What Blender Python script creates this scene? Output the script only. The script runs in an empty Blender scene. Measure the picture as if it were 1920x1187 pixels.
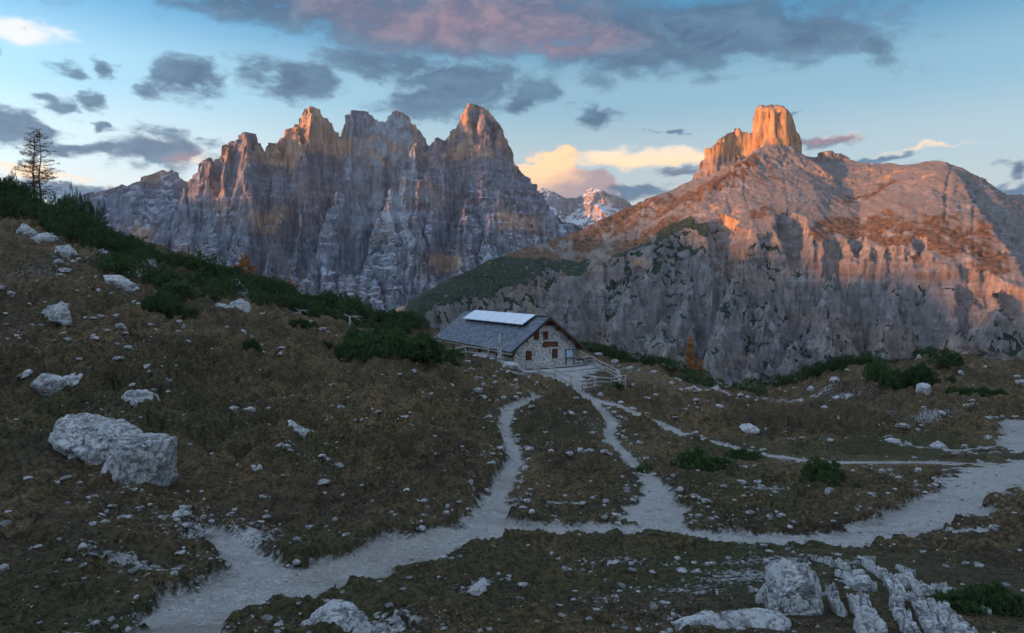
import bpy, bmesh, math, random
import numpy as np
from mathutils import Vector, Matrix

R = math.radians
F = 1280.0            # focal length in pixels of a 1920 pixel wide frame (24 mm lens)
HZ = 535.0            # eye level in the photograph
sc = bpy.context.scene
col = sc.collection

# ------------------------------------------------------------------ camera
cd = bpy.data.cameras.new('camera')
cam = bpy.data.objects.new('camera', cd)
col.objects.link(cam)
cam.location = (0, 0, 0)
cam.rotation_euler = (R(90), 0, 0)
cd.sensor_width = 36.0
cd.lens = 24.0
cd.shift_y = -(593.5 - HZ) / 1920.0
cd.clip_start = 0.3
cd.clip_end = 60000
sc.camera = cam

# ------------------------------------------------------------------ view, sun
sc.view_settings.view_transform = 'Standard'
sc.view_settings.look = 'None'
sc.view_settings.exposure = 1.62
sc.view_settings.gamma = 1.0
sc.view_settings.use_curve_mapping = False
sc.cycles.use_denoising = True
sc.cycles.use_adaptive_sampling = True
sc.cycles.adaptive_threshold = 0.025
sc.cycles.max_bounces = 5
sc.cycles.diffuse_bounces = 3
sc.cycles.transparent_max_bounces = 8

SUN_AZ, SUN_EL = -103.0, 4.0         # degrees, azimuth measured from +Y towards +X
sd = bpy.data.lights.new('sun', 'SUN')
sun = bpy.data.objects.new('sun', sd)
col.objects.link(sun)
to_sun = Vector((math.sin(R(SUN_AZ)) * math.cos(R(SUN_EL)), math.cos(R(SUN_AZ)) * math.cos(R(SUN_EL)), math.sin(R(SUN_EL))))
sun.rotation_euler = to_sun.to_track_quat('Z', 'Y').to_euler()
sd.energy = 3.4
sd.angle = R(1.6)
sd.color = (1.0, 0.40, 0.12)

# ------------------------------------------------------------------ world: dusk sky with drifting clouds
SKY_TINT = (.34, .90, 1.12)        # grades the clear sky to the deep teal of the photograph
SKY_VEIL = (2.2, 3.1, 3.35)
def build_world():
    w = bpy.data.worlds.new('World')
    sc.world = w
    w.use_nodes = True
    nt = w.node_tree
    nt.nodes.clear()
    N, L = nt.nodes.new, nt.links.new
    def math_(op, a, b=None, c=None, clamp=False):
        n = N('ShaderNodeMath'); n.operation = op; n.use_clamp = clamp
        for i, v in enumerate((a, b, c)):
            if v is None: continue
            if isinstance(v, (int, float)): n.inputs[i].default_value = v
            else: L(v, n.inputs[i])
        return n.outputs[0]
    def vmath(op, a, b=None, c=None):
        n = N('ShaderNodeVectorMath'); n.operation = op
        for i, v in enumerate((a, b, c)):
            if v is None: continue
            if isinstance(v, tuple): n.inputs[i].default_value = v
            else: L(v, n.inputs[i])
        return n.outputs['Value'] if op == 'LENGTH' else n.outputs[0]
    def sstep(v, lo, hi, a=0.0, b=1.0, smooth=True):
        n = N('ShaderNodeMapRange')
        n.interpolation_type = 'SMOOTHSTEP' if smooth else 'LINEAR'
        L(v, n.inputs[0])
        for k, x in zip((1, 2, 3, 4), (lo, hi, a, b)): n.inputs[k].default_value = x
        return n.outputs[0]
    def noise(vec, scale, detail, rough=0.55, color=False):
        n = N('ShaderNodeTexNoise'); n.inputs['Scale'].default_value = scale
        n.inputs['Detail'].default_value = detail; n.inputs['Roughness'].default_value = rough
        L(vec, n.inputs['Vector'])
        return n.outputs['Color' if color else 'Fac']
    def mix(f, a, b):
        n = N('ShaderNodeMix'); n.data_type = 'RGBA'
        if isinstance(f, (int, float)): n.inputs[0].default_value = f
        else: L(f, n.inputs[0])
        for i, v in ((6, a), (7, b)):
            if isinstance(v, tuple): n.inputs[i].default_value = v + (1,)
            else: L(v, n.inputs[i])
        return n.outputs[2]
    def scale_rgb(c, k):
        n = N('ShaderNodeMix'); n.data_type = 'RGBA'; n.blend_type = 'MULTIPLY'; n.inputs[0].default_value = 1
        L(c, n.inputs[6]); n.inputs[7].default_value = k + (1,)
        return n.outputs[2]

    tc = N('ShaderNodeTexCoord')
    d = tc.outputs['Generated']
    sky = N('ShaderNodeTexSky')
    sky.sky_type = 'NISHITA'; sky.sun_disc = False
    sky.sun_elevation = R(SUN_EL); sky.sun_rotation = R(SUN_AZ)
    sky.altitude = 2300; sky.air_density = 1.0; sky.dust_density = 0.6; sky.ozone_density = 1.6
    sp = N('ShaderNodeSeparateXYZ'); L(d, sp.inputs[0])
    x, y, z = sp.outputs
    az = math_('ARCTAN2', x, y)
    el = math_('DIVIDE', z, math_('MAXIMUM', math_('SQRT', math_('ADD', math_('MULTIPLY', x, x), math_('MULTIPLY', y, y))), 0.02))
    cmb = N('ShaderNodeCombineXYZ'); L(az, cmb.inputs[0]); L(el, cmb.inputs[1])
    p = cmb.outputs[0]
    # wind-torn outlines
    st = vmath('MULTIPLY', d, (1.0, 1.0, 1.9))
    w1 = vmath('MULTIPLY', vmath('SUBTRACT', noise(st, 9, 3, .6, True), (.5, .5, .5)), (.13, .060, 0))
    w2 = vmath('MULTIPLY', vmath('SUBTRACT', noise(st, 34, 3, .6, True), (.5, .5, .5)), (.045, .022, 0))
    pw = vmath('ADD', vmath('ADD', p, w1), w2)
    fb = noise(vmath('ADD', st, w1), 15, 7, .66)
    big = noise(st, 3.1, 2, .5)

    def blobs(lst):
        acc = None
        for (px, py, sx, sy, wt) in lst:
            a0 = math.atan((px - 960) / F); e0 = (HZ - py) / F * math.cos(a0)
            ax = sx / F * math.cos(a0) ** 2; ay = sy / F * math.cos(a0)
            v = vmath('MULTIPLY_ADD', pw, (1 / ax, 1 / ay, 0), (-a0 / ax, -e0 / ay, 0))
            g = sstep(vmath('LENGTH', v), 0.0, 1.5, wt, 0.0)
            acc = g if acc is None else math_('MAXIMUM', acc, g)
        return acc
    dark = blobs([(560, 0, 520, 60, 1), (880, 40, 420, 95, 1.15), (1250, 70, 400, 85, 1.1), (1500, 70, 190, 60, .9), (1640, 85, 55, 55, .75),
                  (1000, -120, 700, 110, 1), (850, 150, 150, 68, .95), (730, 125, 170, 45, .85), (800, 190, 110, 36, .85),
                  (200, 120, 38, 24, .85), (165, 180, 42, 34, .85), (98, 188, 40, 18, .8), (365, 150, 100, 46, 1), (300, 165, 90, 16, .7), (545, 150, 110, 44, 1),
                  (1000, 185, 72, 32, .95), (1135, 215, 52, 30, .95), (175, 237, 42, 10, .8), (392, 115, 30, 14, .6), (105, 125, 40, 16, .55),
                  (30, 240, 120, 40, 1), (160, 275, 120, 22, .9), (290, 280, 150, 42, 1), (395, 275, 60, 14, .85), (130, 352, 260, 22, .95),
                  (1185, 362, 110, 18, .95), (1255, 238, 26, 10, .75), (1222, 237, 18, 9, .6), (1500, 213, 34, 8, .5), (1888, 312, 45, 20, .95), (1890, 347, 70, 15, .9),
                  (1270, 322, 60, 13, .8), (1540, 268, 85, 17, .85), (1650, 294, 85, 9, .8), (5, 105, 20, 12, .5), (1420, 335, 300, 12, .5)])
    pale = blobs([(40, 58, 120, 28, 1), (1210, 293, 190, 24, 1), (1760, 275, 150, 9, .6), (1560, 262, 60, 14, .7), (100, 318, 150, 16, .8), (380, 300, 50, 22, .6)])
    rosy = blobs([(870, 40, 320, 75, 1), (1050, 80, 200, 50, .9), (640, 10, 200, 40, .7), (360, 300, 55, 22, .9), (1540, 265, 90, 18, 1), (1270, 320, 55, 12, .6), (300, 265, 120, 30, .35), (1060, 350, 90, 20, .7)])
    # everywhere else the same broken cloud deck goes on
    fade = sstep(math_('ABSOLUTE', az), .68, .95)
    over = sstep(el, .46, .75)
    other = math_('MULTIPLY', sstep(big, .46, .66), math_('MAXIMUM', fade, over))
    low = sstep(el, .02, .10)
    other = math_('MULTIPLY', other, low)
    dark = math_('MAXIMUM', dark, other)
    rosy = math_('MAXIMUM', rosy, math_('MULTIPLY', other, .8))
    dn = sstep(math_('ADD', dark, math_('MULTIPLY', math_('SUBTRACT', fb, .5), 2.1)), .20, .80)
    pn = sstep(math_('ADD', pale, math_('MULTIPLY', math_('SUBTRACT', fb, .5), .55)), .22, .85)
    # clear sky: Nishita, graded through the dusk colours from warm horizon to deep blue
    rp = N('ShaderNodeValToRGB'); L(sstep(el, 0.0, .50, 0.0, 1.0, False), rp.inputs[0])
    stops = [(0.0, (3.6, 3.1, 2.5)), (.24, (3.6, 3.4, 2.9)), (.36, (3.0, 3.45, 3.25)), (.54, (1.8, 2.9, 3.3)), (.78, (.52, 1.55, 2.45)), (1.0, (.18, .85, 1.7))]
    rp.color_ramp.interpolation = 'EASE'
    while len(rp.color_ramp.elements) < len(stops): rp.color_ramp.elements.new(.5)
    for e_, (p_, c_) in zip(rp.color_ramp.elements, stops): e_.position = p_; e_.color = tuple(x_ / 4.5 for x_ in c_) + (1,)
    base = mix(.72, scale_rgb(sky.outputs[0], SKY_TINT), scale_rgb(rp.outputs[0], (3.75, 3.6, 3.65)))
    base = mix(math_('MULTIPLY', math_('MAXIMUM', fade, over), .75), base, (2.3, 3.0, 4.0))   # paler sky added outside the view to brighten the ground
    # the clear air is brighter towards the sun's side of the sky
    glow = N('ShaderNodeVectorMath'); glow.operation = 'DOT_PRODUCT'; L(d, glow.inputs[0]); glow.inputs[1].default_value = (math.sin(R(SUN_AZ)), math.cos(R(SUN_AZ)), .2)
    gl = N('ShaderNodeVectorMath'); gl.operation = 'SCALE'; L(base, gl.inputs[0]); L(sstep(glow.outputs['Value'], -.35, 1.0, .86, 1.75), gl.inputs['Scale'])
    base = gl.outputs[0]
    palec = mix(sstep(el, .165, .24), (4.4, 3.0, 1.7), (3.5, 3.4, 3.3))
    base = mix(math_('MULTIPLY', pn, .85), base, palec)
    # the tall peach cumulus behind the gap
    cumu = blobs([(1000, 340, 60, 40, 1.1), (1045, 318, 62, 40, 1.2), (1085, 348, 95, 40, 1.1), (1020, 360, 90, 30, 1.0)])
    cn = sstep(math_('ADD', cumu, math_('MULTIPLY', math_('SUBTRACT', fb, .5), .9)), .30, .62)
    cc_ = mix(sstep(math_('ADD', math_('SUBTRACT', el, math_('MULTIPLY', az, .55)), math_('MULTIPLY', math_('SUBTRACT', fb, .5), .12)), .085, .150), (1.55, 1.15, 1.2), (4.5, 2.75, 1.45))
    base = mix(math_('MULTIPLY', cn, .95), base, cc_)
    dcol = mix(sstep(fb, .35, .68), (.23, .43, .74), (.46, .85, 1.25))
    rose = mix(sstep(fb, .38, .66), (.72, .62, .90), (1.5, .90, 1.0))
    dcol = mix(math_('MULTIPLY', sstep(rosy, .15, 1.05), .8), dcol, rose)
    out = mix(math_('MULTIPLY', dn, .93), base, dcol)
    bg = N('ShaderNodeBackground'); bg.inputs[1].default_value = 0.1
    L(out, bg.inputs[0])
    wo = N('ShaderNodeOutputWorld'); L(bg.outputs[0], wo.inputs[0])

build_world()

# ------------------------------------------------------------------ helpers
def wpt(px, py, Y):
    return np.array([(px - 960) / F * Y, Y, (HZ - py) / F * Y])

def hash2(ix, iy, seed):
    h = (ix.astype(np.int64) * 374761393 + iy.astype(np.int64) * 668265263 + seed * 1274126177) & 0xFFFFFFFF
    h = ((h ^ (h >> 13)) * 1103515245) & 0xFFFFFFFF
    return (h ^ (h >> 16)) & 0xFFFF

_ang = np.linspace(0, 2 * np.pi, 65536, endpoint=False)
_cs, _sn = np.cos(_ang).astype(np.float32), np.sin(_ang).astype(np.float32)

def pn2(x, y, seed=0):
    ix, iy = np.floor(x), np.floor(y)
    fx, fy = (x - ix).astype(np.float32), (y - iy).astype(np.float32)
    ix = ix.astype(np.int64); iy = iy.astype(np.int64)
    u = fx * fx * fx * (fx * (fx * 6 - 15) + 10); v = fy * fy * fy * (fy * (fy * 6 - 15) + 10)
    def g(ax, ay):
        h = hash2(ix + ax, iy + ay, seed)
        return _cs[h] * (fx - ax) + _sn[h] * (fy - ay)
    a, b, c, d_ = g(0, 0), g(1, 0), g(0, 1), g(1, 1)
    return ((a + u * (b - a)) + v * ((c + u * (d_ - c)) - (a + u * (b - a)))) * 1.5

def fbm2(x, y, octs=5, seed=0, gain=.5, lac=2.03):
    s, a = 0, 1.0
    for o in range(octs):
        s = s + a * pn2(x, y, seed + o * 17); a *= gain; x = x * lac + 3.7; y = y * lac - 1.3
    return s

def rid2(x, y, octs=4, seed=0, gain=.5, lac=2.1):
    s, a, t = 0, 1.0, 0
    for o in range(octs):
        n = 1 - np.abs(pn2(x, y, seed + o * 13)) * 1.6
        s = s + a * n; t += a; a *= gain; x = x * lac + 1.9; y = y * lac + 5.1
    return s / t

def pn3(x, y, z, seed=0):
    iz = np.floor(z); f = (z - iz).astype(np.float32); w = f * f * (3 - 2 * f)
    iz = iz.astype(np.int64)
    # two decorrelated planar slices blended along z (cheap 3-D noise)
    ox, oy = np.sin(iz * 12.9898) * 57.3, np.cos(iz * 78.233) * 91.7
    ox1, oy1 = np.sin((iz + 1) * 12.9898) * 57.3, np.cos((iz + 1) * 78.233) * 91.7
    return pn2(x + ox, y + oy, seed) * (1 - w) + pn2(x + ox1, y + oy1, seed) * w

def smooth(v, lo, hi):
    t = np.clip((v - lo) / (hi - lo), 0, 1)
    return t * t * (3 - 2 * t)

def grid_mesh(name, P, mat, masks=None, wrap=False):
    """P: (rows, cols, 3) array -> one mesh object, vertices shared, smooth shaded"""
    r, c = P.shape[:2]
    me = bpy.data.meshes.new(name)
    idx = np.arange(r * c, dtype=np.int32).reshape(r, c)
    if wrap:
        idx = np.concatenate([idx, idx[:, :1]], axis=1)
    q = np.stack([idx[:-1, :-1], idx[:-1, 1:], idx[1:, 1:], idx[1:, :-1]], -1).reshape(-1, 4)
    me.vertices.add(r * c); me.vertices.foreach_set('co', P.reshape(-1).astype(np.float32))
    me.loops.add(q.size); me.loops.foreach_set('vertex_index', q.reshape(-1))
    me.polygons.add(len(q))
    me.polygons.foreach_set('loop_start', np.arange(0, q.size, 4, dtype=np.int32))
    me.polygons.foreach_set('loop_total', np.full(len(q), 4, np.int32))
    me.polygons.foreach_set('use_smooth', np.ones(len(q), bool))
    if masks is not None:
        at = me.color_attributes.new('masks', 'FLOAT_COLOR', 'POINT')
        at.data.foreach_set('color', masks.reshape(-1).astype(np.float32))
    me.update(calc_edges=True)
    me.materials.append(mat)
    o = bpy.data.objects.new(name, me); col.objects.link(o)
    return o

def raw_mesh(name, V, Fc, mats, smooth_=False, fmat=None, attr=None):
    """V (n,3), Fc (m,k) all faces the same size -> mesh datablock"""
    V = np.asarray(V, np.float32); Fc = np.asarray(Fc, np.int32)
    me = bpy.data.meshes.new(name)
    k = Fc.shape[1]
    me.vertices.add(len(V)); me.vertices.foreach_set('co', V.reshape(-1))
    me.loops.add(Fc.size); me.loops.foreach_set('vertex_index', Fc.reshape(-1))
    me.polygons.add(len(Fc))
    me.polygons.foreach_set('loop_start', np.arange(0, Fc.size, k, dtype=np.int32))
    me.polygons.foreach_set('loop_total', np.full(len(Fc), k, np.int32))
    me.polygons.foreach_set('use_smooth', np.full(len(Fc), smooth_, bool))
    if attr is not None:
        at = me.attributes.new('shade', 'FLOAT', 'POINT'); at.data.foreach_set('value', np.asarray(attr, np.float32))
    for m in (mats if isinstance(mats, (list, tuple)) else [mats]): me.materials.append(m)
    if fmat is not None: me.polygons.foreach_set('material_index', np.asarray(fmat, np.int32))
    me.update(calc_edges=True)
    return me

class MB:
    """collects boxes, beams and tubes into ONE mesh"""
    def __init__(s): s.v, s.f = [], []
    def poly(s, pts, faces):
        b = len(s.v); s.v += [tuple(p) for p in pts]; s.f += [tuple(b + i for i in f) for f in faces]
    def box(s, c, d, rz=0.0, M=None):
        x, y, z = d[0] / 2, d[1] / 2, d[2] / 2
        pts = [Vector((sx * x, sy * y, sz * z)) for sz in (-1, 1) for sy in (-1, 1) for sx in (-1, 1)]
        m = Matrix.Rotation(rz, 3, 'Z') if M is None else M
        s.poly([m @ p + Vector(c) for p in pts], [(0, 2, 3, 1), (4, 5, 7, 6), (0, 1, 5, 4), (2, 6, 7, 3), (0, 4, 6, 2), (1, 3, 7, 5)])
    def tube(s, pts, radii, n=6, cap=True):
        pts = [Vector(p) for p in pts]; rings = []
        for i, p in enumerate(pts):
            t = (pts[min(i + 1, len(pts) - 1)] - pts[max(i - 1, 0)]).normalized()
            a = t.cross(Vector((.31, .17, .93))).normalized(); b_ = t.cross(a)
            rr = radii[i] if hasattr(radii, '__len__') else radii
            rings.append([p + (a * math.cos(2 * math.pi * k / n) + b_ * math.sin(2 * math.pi * k / n)) * rr for k in range(n)])
        b = len(s.v)
        for r_ in rings: s.v += [tuple(q) for q in r_]
        for i in range(len(rings) - 1):
            for k in range(n):
                s.f.append((b + i * n + k, b + i * n + (k + 1) % n, b + (i + 1) * n + (k + 1) % n, b + (i + 1) * n + k))
        if cap:
            s.f.append(tuple(b + k for k in range(n))[::-1]); e = b + (len(rings) - 1) * n
            s.f.append(tuple(e + k for k in range(n)))
    def mesh(s, name, mat, smooth_=False):
        me = bpy.data.meshes.new(name); me.from_pydata(s.v, [], s.f)
        bm = bmesh.new(); bm.from_mesh(me); bmesh.ops.recalc_face_normals(bm, faces=bm.faces); bm.to_mesh(me); bm.free()
        if smooth_:
            for p in me.polygons: p.use_smooth = True
        me.materials.append(mat); return me
    def build(s, name, mat, parent=None, smooth_=False):
        o = bpy.data.objects.new(name, s.mesh(name, mat, smooth_)); col.objects.link(o)
        if parent: o.parent = parent
        return o

def link(name, me, parent=None, loc=None, rz=0.0, scale=None):
    o = bpy.data.objects.new(name, me); col.objects.link(o)
    if parent: o.parent = parent
    if loc is not None: o.location = loc
    if rz: o.rotation_euler[2] = rz
    if scale is not None: o.scale = scale if hasattr(scale, '__len__') else (scale,) * 3
    return o
def empty(name, loc=(0, 0, 0), rz=0.0):
    o = bpy.data.objects.new(name, None); col.objects.link(o); o.location = loc; o.rotation_euler[2] = rz
    o.empty_display_size = .2
    return o
def tag(o, label, cat, group=None):
    o['label'] = label; o['category'] = cat
    if group: o['group'] = group
    return o
def structure(o): o['kind'] = 'structure'; return o
# ------------------------------------------------------------------ materials
class NT:
    def __init__(s, name):
        s.m = bpy.data.materials.new(name); s.m.use_nodes = True
        s.t = s.m.node_tree; s.t.nodes.clear()
        s.out = s.t.nodes.new('ShaderNodeOutputMaterial')
        s.b = s.t.nodes.new('ShaderNodeBsdfPrincipled'); s.t.links.new(s.b.outputs[0], s.out.inputs[0])
        s.b.inputs['Roughness'].default_value = .9
        s.b.inputs['Specular IOR Level'].default_value = .25
    def n(s, typ, **kw):
        x = s.t.nodes.new(typ)
        for k, v in kw.items(): setattr(x, k, v)
        return x
    def put(s, sock, v):
        if isinstance(v, (int, float)): sock.default_value = v
        elif isinstance(v, tuple): sock.default_value = v if len(v) == len(sock.default_value) else v + (1,)
        else: s.t.links.new(v, sock)
    def coord(s, scale=(1, 1, 1), which='Object'):
        if which == 'World': src = s.n('ShaderNodeNewGeometry').outputs['Position']
        else: src = s.n('ShaderNodeTexCoord').outputs[which]
        mp = s.n('ShaderNodeVectorMath', operation='MULTIPLY'); s.put(mp.inputs[0], src); mp.inputs[1].default_value = scale
        return mp.outputs[0]
    def noise(s, vec, scale, detail=5, rough=.55, color=False, dist=0.0):
        x = s.n('ShaderNodeTexNoise'); s.put(x.inputs['Vector'], vec); x.inputs['Scale'].default_value = scale
        x.inputs['Detail'].default_value = detail; x.inputs['Roughness'].default_value = rough; x.inputs['Distortion'].default_value = dist
        return x.outputs['Color' if color else 'Fac']
    def vor(s, vec, scale, feature='F1', out='Distance', rand=1.0):
        x = s.n('ShaderNodeTexVoronoi', feature=feature); s.put(x.inputs['Vector'], vec); x.inputs['Scale'].default_value = scale
        x.inputs['Randomness'].default_value = rand
        return x.outputs[out]
    def mix(s, f, a, b, blend='MIX'):
        x = s.n('ShaderNodeMix', data_type='RGBA', blend_type=blend)
        s.put(x.inputs[0], f); s.put(x.inputs[6], a); s.put(x.inputs[7], b)
        return x.outputs[2]
    def ramp(s, v, lo, hi, a=0.0, b=1.0):
        x = s.n('ShaderNodeMapRange', interpolation_type='SMOOTHSTEP'); s.put(x.inputs[0], v)
        for k, q in zip((1, 2, 3, 4), (lo, hi, a, b)): x.inputs[k].default_value = q
        return x.outputs[0]
    def math(s, op, a, b=0.0):
        x = s.n('ShaderNodeMath', operation=op); s.put(x.inputs[0], a); s.put(x.inputs[1], b); return x.outputs[0]
    def attr(s, name):
        x = s.n('ShaderNodeAttribute'); x.attribute_name = name; return x
    def bump(s, h, dist, strength=1.0, prev=None):
        x = s.n('ShaderNodeBump'); x.inputs['Distance'].default_value = dist; x.inputs['Strength'].default_value = strength
        s.put(x.inputs['Height'], h)
        if prev is not None: s.put(x.inputs['Normal'], prev)
        return x.outputs[0]
    def done(s, color=None, rough=None, normal=None, **kw):
        if color is not None: s.put(s.b.inputs['Base Color'], color)
        if rough is not None: s.put(s.b.inputs['Roughness'], rough)
        if normal is not None: s.put(s.b.inputs['Normal'], normal)
        for k, v in kw.items(): s.put(s.b.inputs[k.replace('_', ' ')], v)
        return s.m

def rgb_mask(t, name='masks'):
    a = t.attr(name); sp = t.n('ShaderNodeSeparateColor'); t.put(sp.inputs[0], a.outputs['Color'])
    return sp.outputs[0], sp.outputs[1], sp.outputs[2], a.outputs['Alpha']

def mat_mountain(name, rockA, rockB, scree, grass, pine, S=1.0, streak=.7, stain=.5, sun_ochre=((.33, .195, .115), (.54, .34, .20))):
    t = NT(name); P = t.coord(which='World')
    sc_, gr_, pi_, tint = rgb_mask(t)
    big = t.noise(P, .006 / S, 4, .55)
    mid = t.noise(P, .03 / S, 6, .62)
    fine = t.noise(P, .14 / S, 5, .65)
    vert = t.noise(t.coord((1, 1, .10), 'World'), .09 / S, 5, .68)
    strat = t.noise(t.coord((.10, .10, 1), 'World'), .10 / S, 5, .65)
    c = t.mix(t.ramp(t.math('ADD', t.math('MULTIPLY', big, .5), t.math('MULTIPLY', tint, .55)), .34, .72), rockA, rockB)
    c = t.mix(t.ramp(vert, .38, .56, streak, 0), c, tuple(x * .34 for x in rockA))
    c = t.mix(t.ramp(vert, .56, .72, 0, .5), c, tuple(min(1, x * 1.5) for x in rockA))
    c = t.mix(t.ramp(strat, .50, .66, 0, .5), c, tuple(min(1, x * 1.45) for x in rockA))
    c = t.mix(t.ramp(strat, .34, .47, .5, 0), c, tuple(x * .5 for x in rockB))
    c = t.mix(t.ramp(mid, .30, .62, .45, 0), c, tuple(x * .42 for x in rockB))
    c = t.mix(t.ramp(fine, .35, .62, .45, 0), c, tuple(x * .42 for x in rockA))
    c = t.mix(t.math('MULTIPLY', t.ramp(vert, .50, .60), t.ramp(big, .50, .66, 0, stain)), c, (.42, .27, .13))
    c = t.mix(t.ramp(tint, .80, 1.02, 0, .75), c, t.mix(t.ramp(vert, .40, .60), *sun_ochre))  # warm summit rock, its colour deepened to carry the low sunlight
    sc2 = t.ramp(t.math('ADD', sc_, t.math('MULTIPLY', t.math('SUBTRACT', mid, .5), .5)), .35, .62)
    c = t.mix(sc2, c, t.mix(t.ramp(fine, .3, .7), tuple(x * .72 for x in scree), scree))
    gg = t.ramp(t.math('ADD', gr_, t.math('MULTIPLY', t.math('SUBTRACT', fine, .5), 1.1)), .36, .74)
    c = t.mix(gg, c, t.mix(t.ramp(fine, .36, .62), tuple(x * .6 for x in grass), tuple(x * 1.7 for x in grass)))
    pp = t.ramp(t.math('ADD', pi_, t.math('MULTIPLY', t.math('SUBTRACT', fine, .5), .9)), .42, .56)
    c = t.mix(pp, c, t.mix(t.ramp(t.noise(P, .22 / S, 4, .6), .40, .60), tuple(x * .6 for x in pine), tuple(x * 2.6 for x in pine)))
    b = t.bump(mid, 5 * S, .7)
    b = t.bump(vert, 5 * S, .7, b)
    b = t.bump(fine, 3 * S, .9, b)
    return t.done(c, .95, b)

def mat_ground():
    t = NT('alpine turf and gravel'); P = t.coord(which='World')
    path, grav, moss, tint = rgb_mask(t)
    n1 = t.noise(P, .25, 5, .6); n2 = t.noise(P, 1.6, 6, .65); n3 = t.noise(P, 9, 5, .7); n4 = t.noise(P, 38, 3, .6)
    turf = t.mix(t.ramp(n1, .36, .64), (.070, .050, .026), (.105, .077, .034))
    turf = t.mix(t.ramp(n2, .42, .68), turf, (.17, .117, .056))
    turf = t.mix(t.math('MULTIPLY', moss, .8), turf, (.062, .070, .020))
    turf = t.mix(t.math('MULTIPLY', tint, t.ramp(n2, .35, .6)), turf, (.225, .15, .072))
    turf = t.mix(t.ramp(n3, .40, .60, .8, 0), turf, (.016, .012, .008))
    # loose limestone chips
    v = t.vor(P, 19.0, 'F1', 'Color'); vd = t.vor(P, 19.0, 'DISTANCE_TO_EDGE')
    v2 = t.vor(P, 48.0, 'F1', 'Color'); vd2 = t.vor(P, 48.0, 'DISTANCE_TO_EDGE')
    hs = t.n('ShaderNodeSeparateColor'); t.put(hs.inputs[0], v); hs2 = t.n('ShaderNodeSeparateColor'); t.put(hs2.inputs[0], v2)
    chip = t.mix(hs.outputs[0], (.42, .41, .39), (.72, .71, .69))
    chip = t.mix(t.ramp(vd, .0, .10, .45, 0), chip, (.17, .15, .13))
    chip2 = t.mix(hs2.outputs[1], (.38, .37, .35), (.64, .63, .61))
    chip2 = t.mix(t.ramp(vd2, .0, .10, .4, 0), chip2, (.20, .18, .16))
    sandy = t.mix(t.ramp(n2, .38, .62), chip2, (.40, .37, .335))
    gravelc = t.mix(t.ramp(n3, .42, .60), sandy, chip)
    gravelc = t.mix(t.ramp(n1, .46, .68, 0, .4), gravelc, (.26, .225, .19))
    gravelc = t.mix(t.ramp(t.noise(P, .7, 4, .6), .52, .70, 0, .45), gravelc, (.22, .19, .16))
    gm = t.ramp(t.math('ADD', grav, t.math('MULTIPLY', t.math('SUBTRACT', n3, .5), 1.2)), .42, .60)
    pm = t.ramp(t.math('ADD', t.math('ADD', path, t.math('MULTIPLY', t.math('SUBTRACT', n2, .5), .8)), t.math('MULTIPLY', t.math('SUBTRACT', n3, .5), .7)), .40, .66)
    c = t.mix(gm, turf, chip)
    c = t.mix(pm, c, gravelc)
    b = t.bump(n2, .22, .8); b = t.bump(n3, .09, 1.0, b); b = t.bump(n4, .03, .9, b)
    b = t.bump(t.math('MULTIPLY', t.ramp(vd, 0, .12), t.math('MAXIMUM', gm, pm)), .035, .8, b)
    return t.done(c, .95, b)

def mat_limestone(name='weathered limestone', base=(.74, .74, .73), S=1.0):
    t = NT(name); P = t.coord(which='World'); O = t.coord()
    n1 = t.noise(P, 1.3 * S, 6, .65); n2 = t.noise(P, 7 * S, 6, .7); n3 = t.noise(P, 30 * S, 4, .7)
    cr = t.vor(t.mix(.35, P, t.noise(P, 2.5 * S, 3, .5, True)), 3.2 * S, 'DISTANCE_TO_EDGE')
    each = t.noise(P, 4.5, 1, .5)
    lay = t.noise(t.coord((.5, .5, 2.2), 'World'), 2.6 * S, 5, .7)
    c = t.mix(t.ramp(n1, .35, .65), tuple(x * .78 for x in base), base)
    if S > 1.5: c = t.mix(t.ramp(each, .40, .60), c, tuple(x * .42 for x in base))
    c = t.mix(t.ramp(n2, .41, .51, .85, 0), c, tuple(x * .24 for x in base))  # pits, layers and cracks darkened in the colour, shade painted for contrast
    c = t.mix(t.ramp(lay, .40, .48, .8, 0), c, tuple(x * .24 for x in base))
    c = t.mix(t.ramp(n3, .36, .50, .7, 0), c, tuple(x * .30 for x in base))
    c = t.mix(t.math('MULTIPLY', t.ramp(cr, .0, .03, .7, 0), t.ramp(n1, .42, .55)), c, (.07, .07, .065))
    c = t.mix(t.ramp(n1, .64, .76, 0, .5), c, (.11, .10, .045))
    b = t.bump(n2, .14 / S, .9); b = t.bump(n3, .04 / S, .9, b); b = t.bump(t.math('MULTIPLY', t.ramp(cr, 0, .05), t.ramp(n1, .45, .6)), .05 / S, .6, b)
    return t.done(c, .92, b)

def mat_simple(name, a, b_, scale=6, rough=.85, bump=.01, stretch=(1, 1, 1), which='Object', **kw):
    t = NT(name); P = t.coord(stretch, which)
    n = t.noise(P, scale, 6, .65)
    return t.done(t.mix(t.ramp(n, .33, .67), a, b_), rough, t.bump(n, bump, .8) if bump else None, **kw)

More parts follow.
